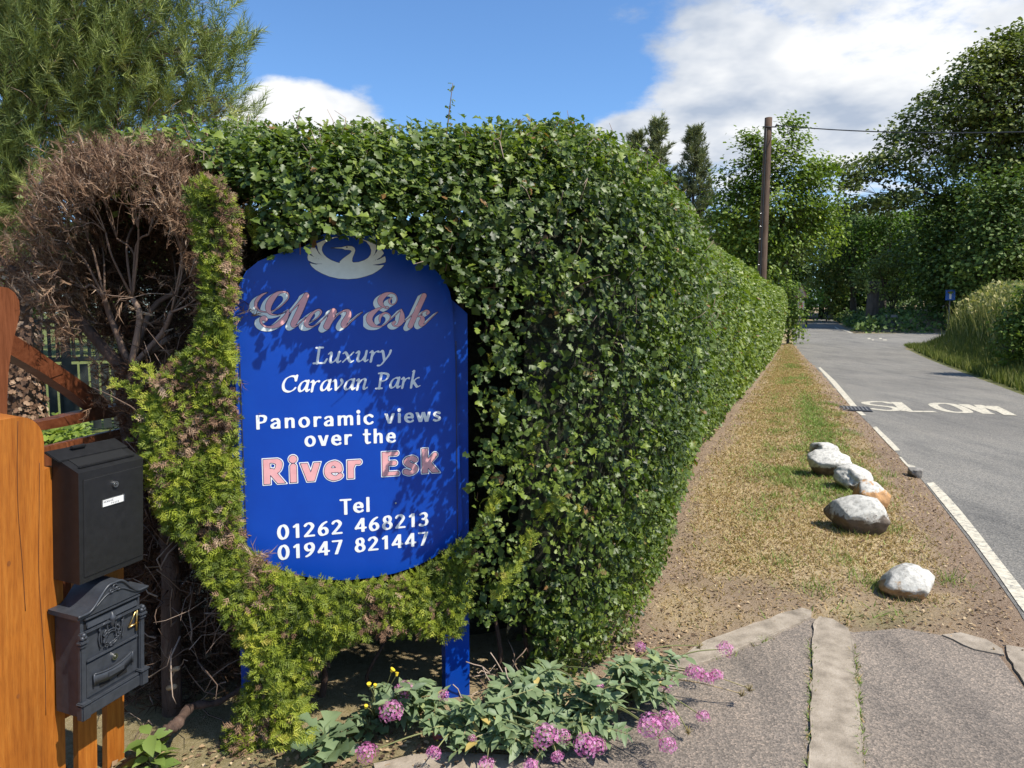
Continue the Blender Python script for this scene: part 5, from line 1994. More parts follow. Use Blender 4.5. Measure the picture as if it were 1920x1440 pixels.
PD = 7.6
pine_lobes = [(40, 40, 120), (130, 20, 120), (220, 60, 110), (300, 70, 90), (370, 90, 70), (420, 80, 45), (150, 130, 120), (60, 160, 120), (260, 170, 90), (340, 190, 70), (400, 190, 50), (440, 200, 30), (30, 260, 90), (110, 240, 80), (200, 230, 70),
              (10, 330, 70), (60, 350, 60), (40, 400, 50), (100, 330, 55), (180, 290, 50), (-10, 420, 60), (-120, 100, 160), (-100, 280, 120), (60, -140, 160), (220, -120, 140), (340, -60, 90), (-80, -150, 160), (100, -320, 150)]
T = lobes_targets(pine_lobes, PD, 30, .8, 1.1, .6)
PINE = thing('pine_tree', tuple(np.array([pd(28, 600, PD + .4)[0], PD + .4, 0])), 0, 'large pine with long yellow-green needles at the upper left', 'tree')
pb = np.array(PINE.location)
ptop = pb + np.array([.15, 0, 5.6])
b = Bag()
b.tube(catmull([pb - (0, 0, .1), pb + (0.05, 0, 1.5), pb + (.1, 0, 3.2), ptop], 5), np.linspace(.17, .04, 16), 10)
b.build('trunk', M_BARK, PINE, True)
b = Bag()
order = np.argsort(T[:, 2])
for grp in np.array_split(T[order], 9):
    o_ = pb + np.array([.08, 0, max(1.6, grp[:, 2].mean() - .55)])
    grow(b, o_, grp, [4, 5, 4], [.55, .55, .6], .05, np.array([0, 0, .3]), 5, .05, None, .004)
b.build('branches', M_TWIG, PINE)['kind'] = 'stuff'
nb = Bag()
SH = [needle_shoot(k) for k in range(4)]
TT = np.repeat(T, 2, 0) + rnd(len(T) * 2, .14)
ax = unit(TT - (pb + np.array([0, 0, 1.2])) * np.array([1, 1, 1]))
dirs = unit(ax * .55 + np.array([.05, -.10, .75]) + rnd(len(TT), .22))
tn = np.clip(.42 + RNG.normal(0, .18, len(TT)) + .4 * (fbm(TT, 1.4, 2, 3) - .5), 0, 1)
for k in range(4):
    q = np.arange(len(TT)) % 4 == k
    nb.inst(*SH[k], TT[q] - dirs[q] * .12, frames(rnd(q.sum()), dirs[q]), RNG.uniform(.20, .30, q.sum()), tn[q])
nb.build('needles', M_NEEDLE, PINE)['kind'] = 'stuff'
# ivy-clad foot of the pine
b = Bag()
n = 1500
zz = RNG.uniform(.2, 2.6, n)
an = RNG.uniform(0, 2 * math.pi, n)
rr = .20 + .07 * fbm(np.stack([an, zz], 1), 2.0, 2, 4)
P = pb + np.stack([rr * np.cos(an), rr * np.sin(an), zz], 1)
b.inst(*MIDLEAF, P, frames(np.stack([np.cos(an), np.sin(an), .3 + 0 * an], 1) + rnd(n, .3), rnd(n) + np.array([0, 0, -.8])), RNG.uniform(.05, .09, n), np.clip(RNG.normal(.5, .25, n), 0, 1))
b.build('dead_ivy', M_DEAD, PINE)['kind'] = 'stuff'


# --- far conifers behind the hedge
def far_pine(px, top, width, D, label, tone0):
    base = pd(px, 590, D)
    base[2] = float(ground_z(base[0], base[1]))
    zt_ = pd(px, top, D)[2]
    root = thing('pine_tree', tuple(base), 0, label, 'tree', 'pines beyond the hedge')
    H_ = zt_ - base[2]
    b = Bag()
    b.tube([base, base + (0, 0, H_ * .5), base + (0.05, 0, H_ * .97)], [.2, .13, .03], 7)
    b.build('trunk', M_TRUNK, root)
    br, nd_ = Bag(), Bag()
    R_ = width / FPX * D / 2
    pts, dr = [], []
    for z in np.arange(.28, .99, .022):
        k = 5
        for j in range(k):
            a = RNG.uniform(0, 2 * math.pi)
            L = R_ * (1.02 - z) ** .8 * 1.75 * RNG.uniform(.55, 1.1) + .12
            o = base + np.array([0, 0, H_ * z])
            e = o + np.array([math.cos(a) * L, math.sin(a) * L, L * .45 + .15])
            br.tube([o, (o + e) / 2 - (0, 0, .08 * L), e], [.03, .02, .008], 3, .5)
            for t in np.linspace(.35, 1.0, max(3, int(L * 4))):
                for q in range(2):
                    pts.append(o + (e - o) * t + RNG.normal(0, .10, 3))
                    dr.append(unit(e - o) * .5 + np.array([0, 0, .7]) + RNG.normal(0, .3, 3))
    pts, dr = np.array(pts), np.array(dr)
    T_, F_ = SH[0]
    T_, F_ = T_[:54].copy(), F_[:18]
    T_[:, 0] *= 1.0
    mid_ = (T_[0::3] + T_[1::3]) / 2
    for s_ in (0, 1):
        T_[s_::3] = mid_ + (T_[s_::3] - mid_) * 2.9
    T_[:, 1] = (T_[:, 1] - T_[:, 1].min()) * 1.6
    nd_.inst(T_, F_, pts, frames(rnd(len(pts)), dr), RNG.uniform(.45, .75, len(pts)), np.clip(tone0 + RNG.normal(0, .2, len(pts)), 0, 1))
    br.build('branches', M_TRUNK, root)['kind'] = 'stuff'
    nd_.build('needles', M_NEEDLE2, root)['kind'] = 'stuff'


far_pine(1188, 258, 70, 56, 'left, shorter pine of the far group behind the hedge', .45)
far_pine(1226, 232, 96, 54, 'tallest, bushiest pine of the far group behind the hedge', .5)
far_pine(1294, 250, 84, 52, 'narrow pointed pine nearest the utility pole, behind the hedge', .4)

# --- sycamore behind the pole
T = lobes_targets([(1440, 300, 60), (1400, 350, 62), (1360, 400, 45), (1490, 330, 60), (1450, 400, 80), (1520, 380, 55), (1370, 450, 55), (1520, 450, 55), (1430, 480, 65), (1445, 530, 40), (1400, 520, 50), (1485, 262, 24), (1488, 228, 12), (1402, 262, 10), (1545, 330, 30)], 39, 42, .85, 1.0, .5)
b0 = pd(1450, 590, 39)
b0[2] = float(ground_z(b0[0], b0[1]))
broadleaf('sycamore_tree', 'bright leafy sycamore behind the utility pole', b0, T, M_SYC, RHOMB, 52, .40, .20, .28, 2.2, (6, 5, 4), .75, .45, .55, MIDLEAF)

# --- oak at the right
oak = [(1900, 130, 95), (1830, 170, 85), (1960, 110, 110), (1770, 215, 70), (1860, 230, 80), (1930, 220, 90), (1715, 262, 55), (1800, 290, 62), (1665, 305, 44), (1740, 330, 45), (1625, 330, 34), (1590, 345, 30), (1570, 318, 24), (1690, 372, 40), (1640, 385, 30), (1880, 320, 70), (1960, 300, 90), (1790, 372, 50), (1600, 385, 26),
       (2050, 160, 120), (2060, 320, 120), (1850, 110, 40), (1890, 75, 35)]
T = lobes_targets(oak, 47, 36, .62, 1.2, .5)
b0 = pd(1862, 590, 47)
b0[2] = float(ground_z(b0[0], b0[1]))
broadleaf('oak_tree', 'great spreading oak against the sky at the right', b0, T, M_OAK, RHOMB, 38, .44, .28, .62, 4.2, (7, 5, 5), .8, .5, .42, RHOMB, -.02)

# --- wood behind the junction
wood = [
    ('dark_tree', 'dark tall tree directly behind the olive bush at the junction', 1600, 60, M_DKT, [(1600, 420, 55), (1560, 440, 50), (1580, 500, 60), (1640, 480, 60), (1545, 395, 40)], .45),
    ('lime_tree', 'pale bright green tree above the olive bush at the junction', 1650, 57, M_LIME, [(1650, 425, 42), (1690, 440, 40), (1620, 445, 34), (1665, 400, 30), (1720, 410, 36), (1700, 470, 40), (1640, 490, 40), (1700, 520, 40)], .4),
    ('dark_tree', 'dark ivy-covered tree under the left part of the oak', 1775, 46, M_DKT, [(1770, 400, 60), (1790, 450, 70), (1750, 470, 60), (1810, 370, 50), (1800, 520, 60), (1750, 525, 50), (1770, 560, 40), (1830, 560, 50)], .6),
    ('dark_tree', 'dark broad tree below the oak at the right picture edge', 1895, 42, M_DKT, [(1870, 420, 70), (1900, 380, 60), (1920, 470, 80), (1850, 500, 70), (1930, 530, 70), (1990, 440, 100), (1880, 350, 40)], .65),
    ('dark_tree', 'dark tree filling the gap between the sycamore and the wood', 1540, 72, M_DKT, [(1540, 470, 50), (1520, 520, 45), (1560, 530, 45), (1500, 480, 45)], .5),
]
for (nm, lb, px, D, mt, lobes, t0) in wood:
    T = lobes_targets(lobes, D, 44, .9, 1.1, .5)
    b0 = pd(px, 590, D)
    b0[2] = float(ground_z(b0[0], b0[1]))
    broadleaf(nm, lb, b0, T, mt, RHOMB, 34, .55, .26, .25, 2.0, (5, 5, 4), .6, t0, .7)
# the rest of the wood, seen only as a dark mass
fw = Bag()
n = 58000
pxx = RNG.uniform(1280, 2150, n)
Dd = RNG.uniform(66, 92, n)
top_ = np.interp(pxx, [1280, 1340, 1500, 1560, 1620, 1700, 2150], [470, 440, 400, 395, 410, 400, 330])
pyy = top_ + (600 - top_) * RNG.random(n) ** .9
X_ = (pxx - 960) / FPX * Dd
Z_ = CAM_H + (590 - pyy) / FPX * Dd
okw = ~inside(ROAD, np.stack([X_, Dd], 1)) & (Z_ > ground_z(X_, Dd) - .3)
okw &= ~((pxx > 1490) & (pxx < 1560) & (pyy > 584) & (Dd < 80))
Pw_ = np.stack([X_, Dd, Z_], 1)[okw]
m = len(Pw_)
fw.inst(*RHOMB, Pw_, frames(rnd(m, .6) + SUNV + np.array([0, -.3, .2]), rnd(m)), RNG.uniform(.4, .85, m), np.clip(RNG.normal(.45, .2, m) + .8 * (fbm(Pw_, .16, 2, 6) - .5), 0, 1))
o = fw.build('far_wood', M_DKT)
put(o, 'dark far wood closing the view behind the junction', 'wood', None, 'stuff')
# olive bush on the island
T = lobes_targets([(1670, 495, 40), (1640, 505, 34), (1705, 500, 34), (1670, 475, 26), (1620, 520, 26), (1725, 515, 22), (1680, 535, 40), (1640, 545, 26), (1735, 545, 20)], 50, 60, .7, 1.0, .5)
b0 = pd(1675, 560, 50)
b0[2] = float(ground_z(b0[0], b0[1]))
broadleaf('hawthorn_bush', 'rounded olive-green bush at the road junction', b0, T, M_OLIVE, RHOMB, 34, .26, .17, .1, .6, (6, 5, 4), .9, .5, .35, None, 0, None, 'bush')
# shrubs along the bend
for (nm, lb, px, D, mt, lobes, t0) in (
        ('shrub', 'light green shrub at the far end of the clipped hedge', 1478, 32.5, M_SYC, [(1478, 560, 24), (1474, 600, 24), (1480, 625, 20), (1470, 540, 16), (1490, 585, 14)], .5),
        ('shrub', 'yellow-green shrub beside the warning sign', 1512, 50, M_LIME, [(1508, 565, 20), (1500, 545, 16), (1522, 575, 18), (1530, 560, 14)], .55),
        ('shrub', 'rounded olive shrub beyond the bend of the road', 1550, 62, M_OLIVE, [(1550, 520, 36), (1530, 540, 30), (1572, 535, 26), (1555, 560, 34), (1545, 500, 22)], .45),
        ('shrub', 'leafy bush at the right edge of the grassy bank', 1925, 17.5, M_SYC, [(1925, 590, 38), (1905, 620, 34), (1945, 560, 40), (1915, 660, 40)], .4)):
    T = lobes_targets(lobes, D, 90, 1.0, 1.0, .5)
    b0 = pd(px, 600, D)
    b0[2] = float(ground_z(b0[0], b0[1]))
    T = T[T[:, 2] > b0[2] + .05]
    k = D / 40
    broadleaf(nm, lb, b0, T, mt, RHOMB, 26, .22 * k + .04, .14 * k + .03, .06, .3, (5, 4, 4), .6, t0, .8, None, 0, None, 'shrub')
# trees far to the left, beyond the garden
for (lb, px, D, lobes, t0) in (('dark garden tree behind the pine trunk, left edge', 60, 26, [(30, 420, 90), (110, 470, 80), (-60, 430, 100), (60, 520, 80), (160, 520, 60)], .5),
                               ('dark garden tree behind the bare cypress bush', 300, 30, [(230, 440, 80), (300, 430, 80), (380, 450, 80), (200, 520, 60), (300, 520, 80)], .45)):
    T = lobes_targets(lobes, D, 26, .9, 1.0, .5)
    b0 = pd(px, 590, D)
    b0[2] = 0
    broadleaf('garden_tree', lb, b0, T, M_DKT, RHOMB, 18, .45, .3, .2, 1.5, (5, 4, 4), .6, t0, .8)

# ------------------------------------------------------------------ far bank: weeds, long grass
M_GRASS = leaf_mat('verge_grass', [(0, (0.248, 0.166, 0.068)), (0.3, (0.466, 0.332, 0.155)), (0.5, (0.528, 0.432, 0.214)), (0.62, (0.155, 0.224, 0.049)), (1, (0.296, 0.399, 0.098))], .7, .2, .25, (1.1, 1.2, .6))
M_LONG = leaf_mat('long_bank_grass', [(0, (0.069, 0.099, 0.022)), (0.4, (0.152, 0.185, 0.042)), (0.7, (0.317, 0.304, 0.108)), (1, (0.552, 0.475, 0.216))], .65, .25, .3, (1.1, 1.2, .6))


def blades(P, h, w, lean, tone, seg=1):
    """One-triangle grass blades."""
    n = len(P)
    a = RNG.uniform(0, 2 * math.pi, n)
    sd = np.stack([np.cos(a), np.sin(a), 0 * a], 1) * np.asarray(w)[:, None]
    tip = P + np.stack([RNG.normal(0, lean, n) * h, RNG.normal(0, lean, n) * h, h], 1)
    V = np.stack([P - sd, P + sd, tip], 1).reshape(-1, 3)
    return V, np.arange(n * 3).reshape(-1, 3), np.repeat(tone, 3)


n = 150000
yy = 3.2 + (RNG.random(n) ** 1.7) * 28.5
t = RNG.uniform(0.02, .97, n)
xh = np.interp(yy, _hy, HEDGE_BASE[:, 0])
xr = np.interp(yy, _rl[:, 1], _rl[:, 0])
xx = xh + t * (xr - xh)
gr, dirt = masks(xx, yy)
keep = (RNG.random(n) > dirt * .96 - .06) & (RNG.random(n) < smooth(3.2, 4.6, yy + .5 * (fbm(np.stack([xx, yy], 1), 3, 3, 2) - .5)) + .03) & ~inside(DRIVE, np.stack([xx, yy], 1))
xx, yy, gr = xx[keep], yy[keep], gr[keep]
isg = RNG.random(len(xx)) < gr * .7 + .025
P = np.stack([xx, yy, surf_z(xx, yy)], 1)
tone = np.where(isg, RNG.uniform(.6, 1, len(xx)), RNG.uniform(0, .52, len(xx)))
h = np.where(isg, RNG.uniform(.018, .045, len(xx)), RNG.uniform(.008, .026, len(xx)))
g = Bag().add(*blades(P, h, .0024 + .0005 * yy, .9, tone))
for k in range(46):                      # taller tufts
    y0 = RNG.uniform(3.7, 12)
    t0 = RNG.uniform(.25, .9)
    x0 = np.interp(y0, _hy, HEDGE_BASE[:, 0]) * (1 - t0) + np.interp(y0, _rl[:, 1], _rl[:, 0]) * t0
    m = 70
    q = np.stack([x0 + RNG.normal(0, .06, m), y0 + RNG.normal(0, .06, m), np.zeros(m)], 1)
    q[:, 2] = surf_z(q[:, 0], q[:, 1])
    g.add(*blades(q, RNG.uniform(.03, .08, m), np.full(m, .0026), .6, RNG.uniform(.55, 1, m)))
o = g.build('verge_grass', M_GRASS)
put(o, 'short dry turf with green patches on the verge', 'grass', None, 'stuff')

# right bank: short green edge, straw, then tall seeding grass over a dark hedge bottom
lg = Bag()
n = 42000
tt = RNG.uniform(-5, BLEN + .6, n)
qq = RNG.uniform(.15, 5.0, n)
P2 = BA + BDIR * tt[:, None] + BRN * qq[:, None]
tall = smooth(1.2, 2.4, qq)
hh = np.where(RNG.random(n) < tall, RNG.uniform(.55, 1.15, n), RNG.uniform(.10, .30, n))
hh = hh * smooth(BLEN + 1.5, BLEN - 2, tt) + .06
Pz = ground_z(P2[:, 0], P2[:, 1])
tone = np.where(hh > .45, np.clip(RNG.normal(.5, .25, n), 0, 1), np.clip(RNG.normal(.38, .15, n), 0, .6))
lg.add(*blades(np.stack([P2[:, 0], P2[:, 1], Pz], 1), hh, .012 + .012 * RNG.random(n), .22, tone))
# seed heads
sel = np.where(hh > .8)[0][:5000]
ph = np.stack([P2[sel, 0], P2[sel, 1], Pz[sel] + hh[sel] * .95], 1) + rnd(len(sel), .05)
lg.inst(*RHOMB, ph, frames(rnd(len(sel)), np.array([0, 0, 1.0]) + rnd(len(sel), .3)), RNG.uniform(.08, .2, len(sel)), RNG.uniform(.5, 1, len(sel)))
o = lg.build('long_grass', M_LONG)
put(o, 'tall seeding grass on the bank right of the road', 'grass', None, 'stuff')
hb = Bag()
n = 26000
tt = RNG.uniform(-5, BLEN - .6, n)
qq = RNG.uniform(1.5, 4.5, n)
P2 = BA + BDIR * tt[:, None] + BRN * qq[:, None]
zz = ground_z(P2[:, 0], P2[:, 1]) + RNG.uniform(0, .62, n) * smooth(1.4, 2.4, qq)
Pn = np.stack([P2[:, 0], P2[:, 1], zz], 1)
hb.inst(*RHOMB, Pn, frames(rnd(n, .6) + np.array([-.4, -.2, .6]), rnd(n)), RNG.uniform(.07, .15, n), np.clip(RNG.normal(.45, .2, n), 0, 1))
o = hb.build('bank_undergrowth', M_SYC)
put(o, 'low leafy undergrowth on the bank right of the road', 'undergrowth', None, 'stuff')
# island weeds
iw = Bag()
n = 26000
xx = RNG.uniform(19, 44, n)
yy = RNG.uniform(41.5, 66, n)
d_ = island_d(xx, yy)
k = (d_ > .2) & (d_ < 7) & (RNG.random(n) < np.interp(d_, [0, 1.5, 4, 7], [.7, 1, .4, .15]))
xx, yy, d_ = xx[k], yy[k], d_[k]
zz = ground_z(xx, yy) + RNG.uniform(0, 1.0, len(xx)) * np.interp(d_, [0, 1, 3, 7], [.25, .9, .8, .3])
Pn = np.stack([xx, yy, zz], 1)
iw.inst(*RHOMB, Pn, frames(rnd(len(xx), .6) + np.array([-.2, -.5, .6]), rnd(len(xx)) + np.array([0, 0, .4])), RNG.uniform(.14, .34, len(xx)), np.clip(RNG.normal(.55, .25, len(xx)), 0, 1))
o = iw.build('island_weeds', M_DKT)
put(o, 'dark weeds covering the bank at the far side of the junction', 'weeds', None, 'stuff')

# ------------------------------------------------------------------ pole, cable, signs, far furniture
M_POLE = wood_mat('creosoted_pole', (.055, .036, .026), (.12, .078, .054), (.2, .14, .10), .8, (14, 14, .8), .2, 0)
M_CABLE = noise_mat('black_cable', [(.3, (.02, .02, .022)), (.7, (.035, .035, .037))], 5, .6)
PDp = 24.0
pt, pbm = pd(1441, 221, PDp), pd(1428, 530, PDp)
slope = (pt - pbm) / (pt[2] - pbm[2])
pfoot = pbm - slope * (pbm[2] - 0.0)
POLE = thing('utility_pole', tuple(pfoot), 0, 'tall brown wooden utility pole rising behind the hedge', 'pole')
b = Bag()
zz = np.linspace(-.3, pt[2], 12)
b.tube(np.array([pfoot + slope * (z - 0) for z in zz]) * 1.0, np.linspace(.165, .118, 12), 14)
b.build('shaft', M_POLE, POLE, True)
for z in np.arange(3.2, pt[2] - 1, .42):
    p = pfoot + slope * z
    sd = 1 if int(z * 10) % 2 else -1
    bb = Bag()
    bb.tube([p + np.array([sd * .10, -.10, 0]), p + np.array([sd * .20, -.15, 0])], .010, 5)
    bb.build('step_bolt', M_STEEL, POLE)
bb = Bag()
ptop_ = pfoot + slope * (pt[2] - .32)
bb.tube([ptop_ + np.array([-.22, -.13, 0]), ptop_ + np.array([.22, -.13, 0])], .022, 6)
bb.tube([ptop_ + np.array([.19, -.13, 0]), ptop_ + np.array([.24, -.13, .09])], .026, 6)
bb.build('bracket', M_CABLE, POLE)
bb = Bag()
zc_ = np.linspace(1.5, pt[2] - .35, 10)
bb.tube(np.array([pfoot + slope * z + np.array([-.10, -.125, 0]) for z in zc_]), .014, 5)
bb.build('down_cable', M_CABLE, POLE)
w0 = ptop_ + np.array([.24, -.13, .05])
w1 = pd(1990, 208, 17.0)
w2 = w0 + (w1 - w0) * 1.9
cx = [w0 + (w2 - w0) * k - np.array([0, 0, .9 * 4 * k * (1 - k) * .5]) for k in np.linspace(0, 1, 24)]
b = Bag()
b.tube(np.array(cx), .016, 6)
o = b.build('overhead_cable', M_CABLE)
put(o, 'thin dark overhead cable running right from the utility pole', 'cable')

M_REDP = noise_mat('faded_red_paint', [(.3, (.16, .025, .02)), (.7, (.22, .04, .03))], 10, .6)
M_SGREY = noise_mat('sign_back_grey', [(.3, (.10, .10, .10)), (.7, (.17, .165, .16))], 10, .6)
M_SBLUE = noise_mat('sign_blue', [(.3, (.01, .09, .38)), (.7, (.015, .12, .46))], 10, .5)
M_SWHITE = noise_mat('sign_white', [(.3, (.62, .63, .62)), (.7, (.75, .75, .74))], 10, .5)
# warning triangle
tp = pd(1502, 560, 37)
gz = float(ground_z(tp[0], tp[1]))
TRI = thing('road_sign', (tp[0], tp[1], gz), .25, 'triangular warning sign on a post by the far bend', 'sign')


def tri(r, z, y0, y1):
    bm = bmesh.new()
    prism_bm(bm, [(0, z + r), (-r * .87, z - r * .5), (r * .87, z - r * .5)], y0, y1)
    return bm


zc = pd(1502, 550, 37)[2] - gz
bm_obj('border', tri(.46, zc, -.01, .01), noise_mat('shaded_red_border', [(.3, (.035, .014, .012)), (.7, (.07, .022, .017))], 12, .8), TRI, .01)  # red darkened: the shade on the sign is put into its colour
bm_obj('face', tri(.31, zc, -.016, -.011), noise_mat('shaded_sign_face', [(.3, (.06, .055, .045)), (.7, (.11, .10, .08))], 12, .8), TRI)  # face colour darkened for the same shade
box_obj('symbol', (0, -.02, zc - .02), (.16, .006, .20), M_CABLE, TRI)
box_obj('plate', (0, 0, zc - .62), (.42, .02, .46), M_SGREY, TRI, .01)
box_obj('plate_symbol', (0, -.014, zc - .62), (.2, .006, .26), M_REDP, TRI, .0)
b = Bag()
b.tube([(0, .05, 0), (0, .05, zc + .3)], .035, 8)
link('post', b.mesh('post', M_SGREY), TRI)
# blue no-through-road sign
bp_ = pd(1782, 553, 43)
gz = float(ground_z(bp_[0], bp_[1]))
zc = bp_[2] - gz
BLU = thing('road_sign', (bp_[0], bp_[1], gz), -.3, 'small square blue road sign above the grassy bank', 'sign')
box_obj('face', (0, 0, zc), (.52, .02, .62), M_SBLUE, BLU, .006)
box_obj('symbol_stem', (0, -.013, zc - .06), (.11, .006, .36), M_SWHITE, BLU)
box_obj('symbol_bar', (0, -.014, zc + .16), (.30, .006, .09), M_REDP, BLU)
b = Bag()
b.tube([(0, .05, 0), (0, .05, zc + .25)], .035, 8)
link('post', b.mesh('post', M_SGREY), BLU)
# old stump and grit bin on the island
p = pd(1635, 575, 47)
p[2] = float(ground_z(p[0], p[1]))
zt_ = pd(1635, 527, 47)[2]
STUMP = thing('tree_stump', tuple(p), 0, 'tall dark broken tree stump at the junction', 'stump')
b = Bag()
b.tube(np.array([p - (0, 0, .2), p + (0, 0, .5), p + (.03, 0, 1.1), (p[0] + .05, p[1], zt_)]), [.52, .42, .38, .34], 11)
b.build('trunk', M_TRUNK, STUMP)
b = Bag()
m = 260
an = RNG.uniform(0, 6.28, m)
q = np.stack([p[0] + .42 * np.cos(an), p[1] + .42 * np.sin(an), p[2] + RNG.uniform(.7, 1, m) * (zt_ - p[2]) + .1], 1)
b.inst(*RHOMB, q, frames(rnd(m) + np.array([0, -.5, .6]), rnd(m)), RNG.uniform(.1, .2, m), RNG.uniform(.3, .9, m))
b.build('ivy', M_OLIVE, STUMP)['kind'] = 'stuff'
p = pd(1667, 606, 44.5)
p[2] = float(ground_z(p[0], p[1]))
BIN = thing('grit_bin', tuple(p), .1, 'small dark grit bin with pale lid at the junction bank', 'bin')
bm = bmesh.new()
prism_bm(bm, [(-.32, 0), (.32, 0), (.37, .62), (-.37, .62)], -.25, .25)
bm_obj('body', bm, M_CABLE, BIN, .02)
bm = bmesh.new()
prism_bm(bm, [(-.4, .625), (.4, .625), (.38, .72), (.2, .80), (-.2, .80), (-.38, .72)], -.28, .28)
bm_obj('lid', bm, M_SGREY, BIN, .02)
# drain grating at the road edge
p = gp(1603, 768)
DR = thing('drain_grating', (p[0], p[1], float(ramp_z(p[1])) + .013), -.36, 'small iron drain grating in the road edge beside the word SLOW', 'drain')
box_obj('frame', (0, 0, .004), (.46, .62, .008), M_CABLE, DR, .002)
for k in range(7):
    box_obj('bar', (-.165 + k * .055, 0, .011), (.028, .5, .008), M_SGREY, DR)


# ------------------------------------------------------------------ painted boulders on the verge
def stone_mat(name, seed, brown, wear, paint=(.58, .555, .49)):
    m, nt, b, o = new_mat(name)
    tc = nd(nt, 'ShaderNodeTexCoord')
    mp = nd(nt, 'ShaderNodeMapping')
    mp.inputs['Location'].default_value = (seed * 3.1, seed * 1.7, seed * 0.9)
    nt.links.new(tc.outputs['Object'], mp.inputs[0])

    def noi(sc, det, ro):
        n = nd(nt, 'ShaderNodeTexNoise')
        n.inputs['Scale'].default_value = sc
        n.inputs['Detail'].default_value = det
        n.inputs['Roughness'].default_value = ro
        nt.links.new(mp.outputs[0], n.inputs['Vector'])
        return n.outputs[0]
    f = noi(7, 8, .68)
    rock = ramp_node(nt, [(.3, tuple(c * .45 for c in brown)), (.55, brown), (.8, tuple(min(1, c * 1.7) for c in brown))], noi(16, 6, .6))
    white = ramp_node(nt, [(.34, tuple(c * .5 for c in paint)), (.55, paint), (.8, tuple(min(.9, c * 1.08) for c in paint))], noi(30, 6, .7))
    sepz = nd(nt, 'ShaderNodeSeparateXYZ')
    nt.links.new(tc.outputs['Object'], sepz.inputs[0])
    ma = nd(nt, 'ShaderNodeMath', operation='MULTIPLY_ADD')      # more paint towards the top
    nt.links.new(sepz.outputs[2], ma.inputs[0])
    ma.inputs[1].default_value = 2.4
    ma.inputs[2].default_value = wear
    ad = nd(nt, 'ShaderNodeMath', operation='ADD')
    nt.links.new(f, ad.inputs[0])
    nt.links.new(ma.outputs[0], ad.inputs[1])
    mr_ = nd(nt, 'ShaderNodeMapRange')
    mr_.inputs['From Min'].default_value = .50
    mr_.inputs['From Max'].default_value = .56
    nt.links.new(ad.outputs[0], mr_.inputs['Value'])
    mx = nd(nt, 'ShaderNodeMix', data_type='RGBA')
    nt.links.new(mr_.outputs[0], mx.inputs[0])
    nt.links.new(rock, mx.inputs[6])
    nt.links.new(white, mx.inputs[7])
    nt.links.new(mx.outputs[2], b.inputs['Base Color'])
    b.inputs['Roughness'].default_value = .85
    add_bump(nt, b, noi(26, 8, .7), .6, .012)
    return m


def boulder(name, label, px, py, wpx, hpx, dep, seed, mat, angular=0.0, rot=0.0, sink=.12, peak=None):
    g0 = gp(px, py)
    dist = np.linalg.norm(g0 - np.array([0, 0, CAM_H]))
    w, h = wpx / FPX * dist, hpx / FPX * dist * .98
    bm = bmesh.new()
    bmesh.ops.create_icosphere(bm, subdivisions=5, radius=1.0)
    V = np.array([v.co for v in bm.verts])
    r = np.random.default_rng(seed)
    d = 1 + .62 * (fbm(V + seed, .9, 3, seed) - .5) + .22 * (fbm(V + seed, 3.2, 4, seed + 9) - .5)
    for k in range(int(16 + 16 * angular)):               # flatten into facets
        n_ = unit(r.normal(0, 1, 3))
        lim = r.uniform(.66, .95) - .12 * angular
        dd = (V * d[:, None]) @ n_
        d = np.where(dd > lim, d * (lim + (dd - lim) * .22) / np.maximum(dd, 1e-6), d)
    V = V * d[:, None]
    if peak is not None:
        V[:, 2] += .35 * np.exp(-((V[:, 0] - peak) ** 2) * 3.0) * np.maximum(V[:, 2], 0)
        V[:, 2] -= .25 * np.maximum(V[:, 0] - peak, 0) * np.maximum(V[:, 2], 0)
    V -= (V.max(0) + V.min(0)) / 2
    V /= (V.max(0) - V.min(0)) / 2
    V *= np.array([w / 2, dep / 2, h / 2 * (1 + sink)])
    for v, c_ in zip(bm.verts, V):
        v.co = c_
    o = bm_obj(name, bm, mat, None, smooth=True)
    o.location = (g0[0], g0[1] + dep * .42, float(surf_z(np.array([g0[0]]), np.array([g0[1]]))[0]) + h / 2 * (1 - sink) - .005)
    o.rotation_euler = (0, 0, rot)
    put(o, label, 'boulder', 'painted boulders along the verge')
    return o


BR, OR_ = (.17, .115, .075), (.46, .25, .10)
boulder('boulder', 'smallest white boulder, farthest from the camera on the verge', 1556, 864, 45, 22, .26, 3, stone_mat('boulder_a', 3, (.22, .17, .12), .08), .6)
boulder('boulder', 'long smooth white boulder, second farthest on the verge', 1566, 908, 75, 44, .32, 8, stone_mat('boulder_b', 8, BR, .06), .1, .2)
boulder('boulder', 'round white boulder just right of the long smooth one', 1611, 934, 61, 42, .30, 14, stone_mat('boulder_c', 14, BR, .14), .25)
boulder('boulder', 'pointed orange and white boulder behind the largest one', 1646, 972, 59, 51, .26, 21, stone_mat('boulder_d', 21, OR_, -.16), 1.0, -.4, .1, -.5)
boulder('boulder', 'largest boulder, white on top with a dark base', 1628, 1019, 86, 62, .36, 27, stone_mat('boulder_e', 27, (.15, .115, .085), .02), .15, .1)
boulder('boulder', 'flat white boulder alone, nearest the driveway', 1720, 1128, 86, 50, .30, 33, stone_mat('boulder_f', 33, (.42, .27, .14), .06), .35, -.2)
boulder('stone', 'small bare grey stone lying against the broken road edge', 1722, 898, 22, 17, .16, 41, stone_mat('stone_g', 41, (.26, .24, .21), -.6), .4)['group'] = 'loose stones'

